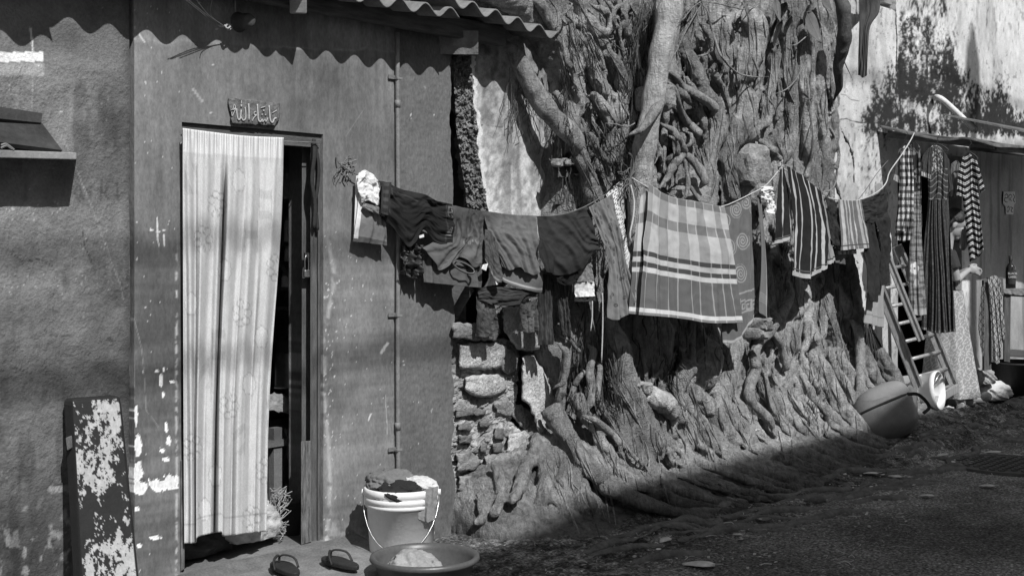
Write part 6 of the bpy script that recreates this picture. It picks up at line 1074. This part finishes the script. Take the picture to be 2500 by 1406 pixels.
# ================================================================== ladder
m_al = mk('scuffed_aluminium', .42, rough=.42, metal=.55, var=.3, scale=14, stretch=(4, 4, 1), bump=.15, bscale=90)
ld = thing('ladder', 'aluminium ladder leaning behind the hung clothes', 'ladder', P(2300, 1000, -.45))
L0, L1 = P(2266, 1010, -.45), P(2112, 612, -.20); R0, R1 = P(2346, 986, -.45), P(2190, 600, -.12)
def chan(a, b, w_=.075, d_=.028):
    a = np.asarray(a); b = np.asarray(b); up = np.array([-FW[0], -FW[1], 0]); ax = (b-a)/np.linalg.norm(b-a); s = np.cross(ax, up); s /= np.linalg.norm(s)
    return join([bar(a, b, w_, .012, up), bar(a+s*(w_/2-.008)+up*.012, b+s*(w_/2-.008)+up*.012, .016, .024, up), bar(a-s*(w_/2-.008)+up*.012, b-s*(w_/2-.008)+up*.012, .016, .024, up)])
V, F = chan(L0, L1); obj('rail', V, F, m_al, ld); V, F = chan(R0, R1); obj('rail', V, F, m_al, ld)
V, F = chan(P(2248, 830, -.50), P(2160, 610, -.30), .05); obj('upper_rail', V, F, m_al, ld)
for k in range(8): tt = .12+k*.108; a = L0+(L1-L0)*tt; b = R0+(R1-R0)*tt; V, F = tube([a, b], .015, 8); obj('rung', V, F, m_al, ld, smooth=True)
V, F = bar(P(2225, 1012, -.46), P(2338, 946, -.46), .03, .06); obj('stabiliser_bar', V, F, m_al, ld)
for a in (L0, R0): V, F = box(a+[0, 0, -.02], (.06, .06, .07)); bevel(obj('rubber_foot', V, F, m_c2['pale'], ld), .006)
# broom twigs and stones behind the ladder
parts = []; rr = random.Random(4)
for i in range(60): a = P(2112+rr.uniform(0, 8), 775+rr.uniform(0, 20), -.12); b = P(2135+rr.uniform(0, 55), 930+rr.uniform(-20, 25), -.20+rr.uniform(-.05, .05)); parts.append(tube(smooth_pts([a, (a+b)/2+np.array([rr.uniform(-.04, .04), rr.uniform(-.03, .03), 0]), b], 3), .0035, 4))
V, F = join(parts); tag(obj('broom', V, F, m_rub2), 'dark twig broom propped between the tree and the ladder', 'broom')
# ================================================================== lying bucket, bag, dotted bundle
q = P(2242, 955, -.36); axv = np.array([RT[0]*.80-FW[0]*.55, RT[1]*.80-FW[1]*.55, .10]); axv /= np.linalg.norm(axv); s1 = np.cross(axv, [0, 0, 1]); s1 /= np.linalg.norm(s1); s2 = np.cross(s1, axv); Rm = np.stack([s1, s2, axv], 1)
t = thing('tipped_bucket', 'white plastic bucket lying on its side behind the ladder', 'bucket', (q[0], q[1], q[2]-.15))
V, F = lathe([(0, -.17), (.12, -.17), (.125, -.165), (.145, .13), (.155, .132), (.156, .17), (.148, .172), (.142, .12), (.12, -.15), (0, -.155)], 40, q, axis=Rm); obj('tub', V, F, m_wp, t, smooth=True)
V, F = tube(smooth_pts([q+Rm @ np.array([.15*math.cos(a), .15*math.sin(a)-.0, .15+.06*math.sin(a)]) for a in np.linspace(-.2, 3.3, 12)], 3), .0035, 6); obj('handle', V, F, MATS['steel'], t, smooth=True)
q = P(2218, 985, -.52); V, F = lathe([(0, 0), (.12, 0), (.14, .02), (.14, .025), (.11, .012), (0, .008)], 36, q, axis=Rm); tag(obj('bucket_lid', V, F, m_c2['grey'], smooth=True), 'grey round lid leaning on the tipped bucket', 'lid')
def superell(c, r, R, e=.55, base=ICO4): V = base[0]; V = np.sign(V)*np.abs(V)**e; V = V/np.max(np.abs(V), axis=0)*np.asarray(r); return V @ np.asarray(R).T+np.asarray(c), base[1]
qb = G(2160, 1066, .10)+np.array([0, 0, .16]); a1 = RT*math.cos(.5)-FW*.15; ux = np.array([a1[0], a1[1], .42]); ux /= np.linalg.norm(ux); uy = np.array([-FW[0], -FW[1], .35]); uy -= ux*(uy @ ux); uy /= np.linalg.norm(uy); uz = np.cross(ux, uy); Rb = np.stack([ux, uy, uz], 1)
bg_ = thing('sports_bag', 'rounded dark holdall bag lying at the foot of the tree', 'bag', (qb[0], qb[1], .1)); m_le = mk('bag_leather', .14, rough=.45, var=.2, scale=8, bump=.25, bscale=120, spec=.4); m_me = mk('bag_fabric', .22, rough=.75, var=.15, bump=.5, bscale=300)
V, F = superell(qb, (.225, .20, .195), Rb, .72); V += ((fbm(V[:, 0]*6, V[:, 2]*6, 3, 4)-.5)*.03)[:, None]*uy; obj('bag_body', V, F, m_le, bg_, smooth=True)
V, F = superell(qb+uz*.075*(1 if uz[2] > 0 else -1)+ux*.03, (.205, .186, .135), Rb, .72); tpn_ = obj('top_panel', V, F, m_me, bg_, smooth=True)
sg = 1 if uz[2] > 0 else -1
def ringz(h, rx, ry, r, mat, nm): V, F = tube([qb+uz*sg*h+ux*rx*np.sign(math.cos(a))*abs(math.cos(a))**.72+uy*ry*np.sign(math.sin(a))*abs(math.sin(a))**.72 for a in np.linspace(0, 6.2832, 60)], r, 7); obj(nm, V, F, mat, bg_, smooth=True)
ringz(.060, .222, .198, .009, m_rub2, 'zip'); ringz(-.11, .196, .174, .006, m_rub2, 'piping')
V, F = box((0, 0, 0), (.07, .004, .026)); V = V @ np.array(Matrix.Rotation(0, 3, 'Z')).T; lc = qb+uz*sg*.165+uy*.125+ux*.03; V = lc+np.outer(V[:, 0], ux)+np.outer(V[:, 1], uy*.7+uz*sg*.7)+np.outer(V[:, 2], uz*sg*.7-uy*.7); obj('maker_badge', V, F, mk('badge_grey', .45), tpn_)
V, F = tube(smooth_pts([qb+ux*.20+uy*.13+uz*sg*.06, qb+ux*.27+uy*.15+uz*sg*.02, qb+ux*.30+uy*.12-uz*sg*.08, qb+ux*.24+uy*.13-uz*sg*.11], 5), .012, 6, flat=.4); obj('strap', V, F, m_rub2, bg_)
V, F = vox([ell(G(2215, 1050, .10)+[0, 0, .05], (.075, .06, .075)), ell(G(2222, 1040, .10)+[.02, .05, .12], (.09, .05, .05))], .007, 6); pxv, pyv_, _ = proj(V); dots = np.hypot(np.mod(pxv+pyv_*.25, 6.2)-3.1, np.mod(pyv_-pxv*.2, 5.4)-2.7) < 1.35; o = tag(obj('dotted_bundle', V, F, m_cl, smooth=True, col=np.where(dots, .05, .62)), 'white dotted cloth bundle spilling beside the holdall bag', 'bundle')
# ================================================================== person in the doorway
HEADP = P(2331, 549, -.33); f3 = np.array([RT[0], RT[1], 0]); s3 = np.array([-FW[0], -FW[1], 0]); u3 = np.array([0, 0, 1.0])
pf = f3*math.cos(.12)+s3*math.sin(.12); ps_ = s3*math.cos(.12)-f3*math.sin(.12); B = np.stack([pf, ps_, u3], 1); FZ = gz(HEADP[0], HEADP[1])+.02
ca, sa = math.cos(.50), math.sin(.50); HB = np.stack([pf*ca-u3*sa, ps_, u3*ca+pf*sa], 1)      # head pitched down
def HL_(a, b, c): return HEADP+HB @ np.array([a, b, c])
def BL(a, b, c): return HEADP+B @ np.array([a, b, c])
def hell(a, b, c, r): return ell(HL_(a, b, c), r, HB)
def bell(a, b, c, r): return ell(BL(a, b, c), r, B)
def btube(pts, r): return tube(smooth_pts([BL(*p) for p in pts], 4), np.interp(np.linspace(0, 1, 4*(len(pts)-1)+1), np.linspace(0, 1, len(r)), r), 10)
ps = thing('person', 'person looking down with clasped hands behind the long dark dress', 'person', (HEADP[0], HEADP[1], FZ))
fl = FZ-HEADP[2]
body = [hell(-.012, 0, .030, (.095, .076, .098)), hell(.028, 0, -.035, (.066, .060, .080)), hell(.055, 0, -.088, (.034, .034, .026)), hell(.074, 0, .035, (.022, .050, .024)), hell(.092, 0, -.010, (.016, .011, .030)), hell(.104, 0, -.028, (.015, .015, .011)), hell(.088, 0, -.060, (.013, .023, .008)), hell(.084, 0, -.073, (.013, .020, .008)), hell(.060, .036, -.020, (.026, .022, .026)), hell(.060, -.036, -.020, (.026, .022, .026)), hell(-.012, .076, -.012, (.018, .010, .030)), hell(-.012, -.076, -.012, (.018, .010, .030)),
 btube([(-.04, 0, -.06), (-.055, 0, -.13), (-.075, 0, -.20)], [.050, .048, .060]), bell(-.09, 0, -.30, (.095, .155, .12)), bell(-.09, 0, -.44, (.09, .13, .14)), bell(-.09, 0, -.62, (.10, .145, .14)),
 btube([(-.08, .16, -.235), (-.05, .185, -.36), (-.02, .17, -.47)], [.050, .042, .036]), btube([(-.02, .17, -.47), (.05, .10, -.42), (.11, .035, -.385)], [.032, .027, .022]), btube([(-.08, -.16, -.235), (-.05, -.185, -.36), (-.02, -.15, -.47)], [.050, .042, .036]), btube([(-.02, -.15, -.47), (.05, -.07, -.42), (.11, -.02, -.385)], [.032, .027, .022]),
 btube([(-.09, .075, -.66), (-.07, .08, -1.0), (-.05, .08, fl+.07)], [.085, .055, .040]), btube([(-.09, -.075, -.66), (.0, -.08, -1.0), (.06, -.08, fl+.07)], [.085, .055, .040]), btube([(-.08, .08, fl+.045), (.05, .085, fl+.035), (.15, .09, fl+.02)], [.038, .036, .022]), btube([(.04, -.08, fl+.045), (.17, -.08, fl+.04), (.27, -.085, fl+.022)], [.038, .036, .022])]
for s in (1, -1):                                          # hands: palm, four fingers of unequal length, thumb
    body.append(ell(BL(.138, .020*s, -.385), (.040, .015, .034), B))
    for k, (dz, L) in enumerate(((.024, .066), (.008, .074), (-.008, .068), (-.023, .054))):
        body.append(btube([(.16, .016*s, -.385+dz), (.16+L*.5, .004*s, -.395+dz*1.1), (.16+L*.85, -.020*s, -.407+dz*1.05)], [.0095, .0088, .0075]))
    body.append(btube([(.12, .016*s, -.355), (.15, .010*s, -.338), (.185, .002*s, -.345)], [.011, .010, .008]))
V, F = vox(body, .0055, 3); obj('body', V, F, mk('skin', .30, rough=.6, var=.08, bump=.1, spec=.3, fine=.05), ps, smooth=True)
V, F = vox([hell(-.028, 0, .050, (.096, .086, .092)), hell(-.060, 0, .005, (.066, .082, .075)), hell(-.115, 0, -.02, (.045, .045, .045)), hell(-.002, .052, .058, (.045, .034, .045)), hell(-.002, -.052, .058, (.045, .034, .045))], .006, 3); V += ((fbm(V[:, 0]*90+V[:, 2]*30, V[:, 2]*40, 3, 3)-.5)*.008)[:, None]*pf; obj('hair', V, F, mk('black_hair', .012, rough=.38, var=.4, scale=40, spec=.5, bump=.6, bscale=160), ps, smooth=True)
for s in (1, -1):
    V, F = tube([HL_(.074, .048*s, .012), HL_(.088, .034*s, .008), HL_(.090, .020*s, .012)], .0035, 6); obj('eyelash', V, F, m_lo, ps)
    V, F = tube([HL_(.076, .052*s, .030), HL_(.094, .034*s, .040), HL_(.097, .016*s, .036)], [.002, .004, .003], 6); obj('eyebrow', V, F, m_lo, ps)
V, F = vox([bell(-.09, 0, -.31, (.108, .172, .13)), bell(-.09, 0, -.45, (.105, .148, .16)), bell(-.085, 0, -.62, (.115, .16, .12)), btube([(-.08, .15, -.235), (-.055, .192, -.33), (-.045, .195, -.37)], [.062, .058, .060]), btube([(-.08, -.15, -.235), (-.055, -.192, -.33), (-.045, -.195, -.37)], [.062, .058, .060])], .008, 4); obj('blouse', V, F, mk('dark_blouse', .03, var=.3, bump=.3), ps, smooth=True)
n1_, n2_ = 150, 110; th = np.linspace(0, 2*math.pi, n1_)[:, None]; vv = np.linspace(0, 1, n2_)[None, :]; zz = -.56+(fl+.075+.56)*vv; rx = .135+.10*vv**1.1+.016*vv*np.sin(th*7+2*np.sin(th*2)); ry = .165+.10*vv**1.1+.016*vv*np.sin(th*9+1.3)
L_ = np.stack([-.07+.03*vv+rx*np.cos(th), ry*np.sin(th)+0*vv, zz+0*th], -1); W_ = HEADP+L_ @ B.T; pxv, pyv_, _ = proj(W_)
pa = np.hypot(np.mod(pxv+9*np.sin(pyv_*.12), 17)-8.5, (np.mod(pyv_, 15)-7.5)); sk_ = np.where((np.abs(pa-6.0) < 1.0), .44, .24)*(1+.1*(fbm(pxv*.1, pyv_*.1, 2, 3)-.5))
o = obj('skirt', W_.reshape(-1, 3), gridf(n1_, n2_), m_cl, ps, smooth=True, col=sk_.ravel()); o.modifiers.new('solid', 'SOLIDIFY').thickness = .003
# ================================================================== ground litter
m_dl = mk('dry_leaf', .55, rough=.8, var=.25, bump=.4, bscale=40)
LB_ = ['by the holdall bag', 'on the bare soil below the plaid sarong', 'nearest the basin', 'beside the manhole', 'at the right edge']
spots = [(2090, 1098, .13, .4, 'pale curled fallen leaf lying in front of the holdall bag'), (1800, 1178, .12, 2.2, 'broad fallen leaf on the shaded roots left of the holdall'), (1712, 1215, .12, 1.0, 'fallen leaf with a long stalk below the rose towel'), (2158, 1158, .10, .2, 'small fallen leaf where the roots meet the road'), (2220, 1165, .11, -.3, 'fallen leaf lying on the road edge below the tipped bucket'), (1655, 1315, .09, 1.6, 'fallen leaf on the dark soil nearest the lower picture edge'), (1775, 1378, .17, .1, 'long curled dry leaf on the pale concrete patch'), (2295, 1207, .09, .0, 'fallen leaf alone on the open asphalt'), (2445, 1183, .10, .1, 'fallen leaf just below the manhole cover'), (2460, 1105, .12, .5, 'fallen leaf between the roots and the manhole cover'), (2490, 1065, .10, .3, 'fallen leaf farthest right by the picture edge'), (2330, 1112, .10, 1.2, 'narrow fallen leaf above the road, left of the manhole'), (1858, 1055, .08, .8, 'pale scrap of leaf caught at the tree foot'), (1820, 1298, .05, .3, 'tiny curled leaf on the soil in the middle foreground')]
for k, (a, b, L, an, lb) in enumerate(spots):
    g_ = G(a, b, .03); g_[2] = gz(g_[0], g_[1])+.012
    if k == 12: g_ = P(a, b, tsurf(a, b)-.03)
    o = leaf(g_+np.array([0, L*.4, .012]), L, L*.36, 0, 1.45, m_dl, name='fallen_leaf', curl=.16, seed=k); o.rotation_euler = (0, 0, an); tag(o, lb, 'leaf', 'fallen leaves')
parts = []; rr = random.Random(14)
for i in range(420):
    xx = rr.uniform(4.6, 12.2); yy = rr.uniform(-1.9, -.45); L = rr.uniform(.01, .07); an = rr.uniform(0, 6.28); z0 = gz(xx, yy)+.004; parts.append(tube(smooth_pts([(xx, yy, z0), (xx+L*math.cos(an)*.5, yy+L*math.sin(an)*.5, z0+rr.uniform(0, .012)), (xx+L*math.cos(an+.5), yy+L*math.sin(an+.5), z0+.002)], 2), rr.uniform(.0008, .0022), 3))
for i in range(420):
    xx = rr.uniform(4.5, 12.2); yy = rr.uniform(-1.6, -.4); s_ = rr.uniform(.003, .012); V, F = box((xx, yy, gz(xx, yy)+s_*.3), (s_*rr.uniform(.7, 1.6), s_, s_*.7), rz=rr.uniform(0, 3)); parts.append((V, F))
for i in range(110):
    xx = rr.uniform(4.8, 12.2); yy = rr.uniform(-1.7, -.45); s_ = rr.uniform(.012, .032); n_ = rr.randint(5, 7); a0 = rr.uniform(0, 6); z0 = gz(xx, yy)+.006
    parts.append((np.array([[xx+s_*rr.uniform(.5, 1)*math.cos(a0+6.28*j/n_), yy+s_*.6*rr.uniform(.5, 1)*math.sin(a0+6.28*j/n_), z0+rr.uniform(0, .008)] for j in range(n_)]), [list(range(n_))]))
V, F = join(parts); tag(obj('ground_litter', V, F, mk('litter', .42, var=.9, scale=3, rough=.9)), 'twigs grit and leaf bits scattered over the shaded ground', 'litter', kind='stuff')
for k, (a, b, s_) in enumerate(((2318, 1002, .05), (1870, 1075, .04))): g_ = G(a, b, .12); V, F = rock(g_, (s_*1.3, s_, s_*.7), 80+k, 3, .5); tag(obj('white_scrap', V, F, m_c2['pale'] if k == 0 else m_st), ('crumpled white scrap on the roots before the ladder', 'small pale stone at the foot of the tree')[k], 'scrap')
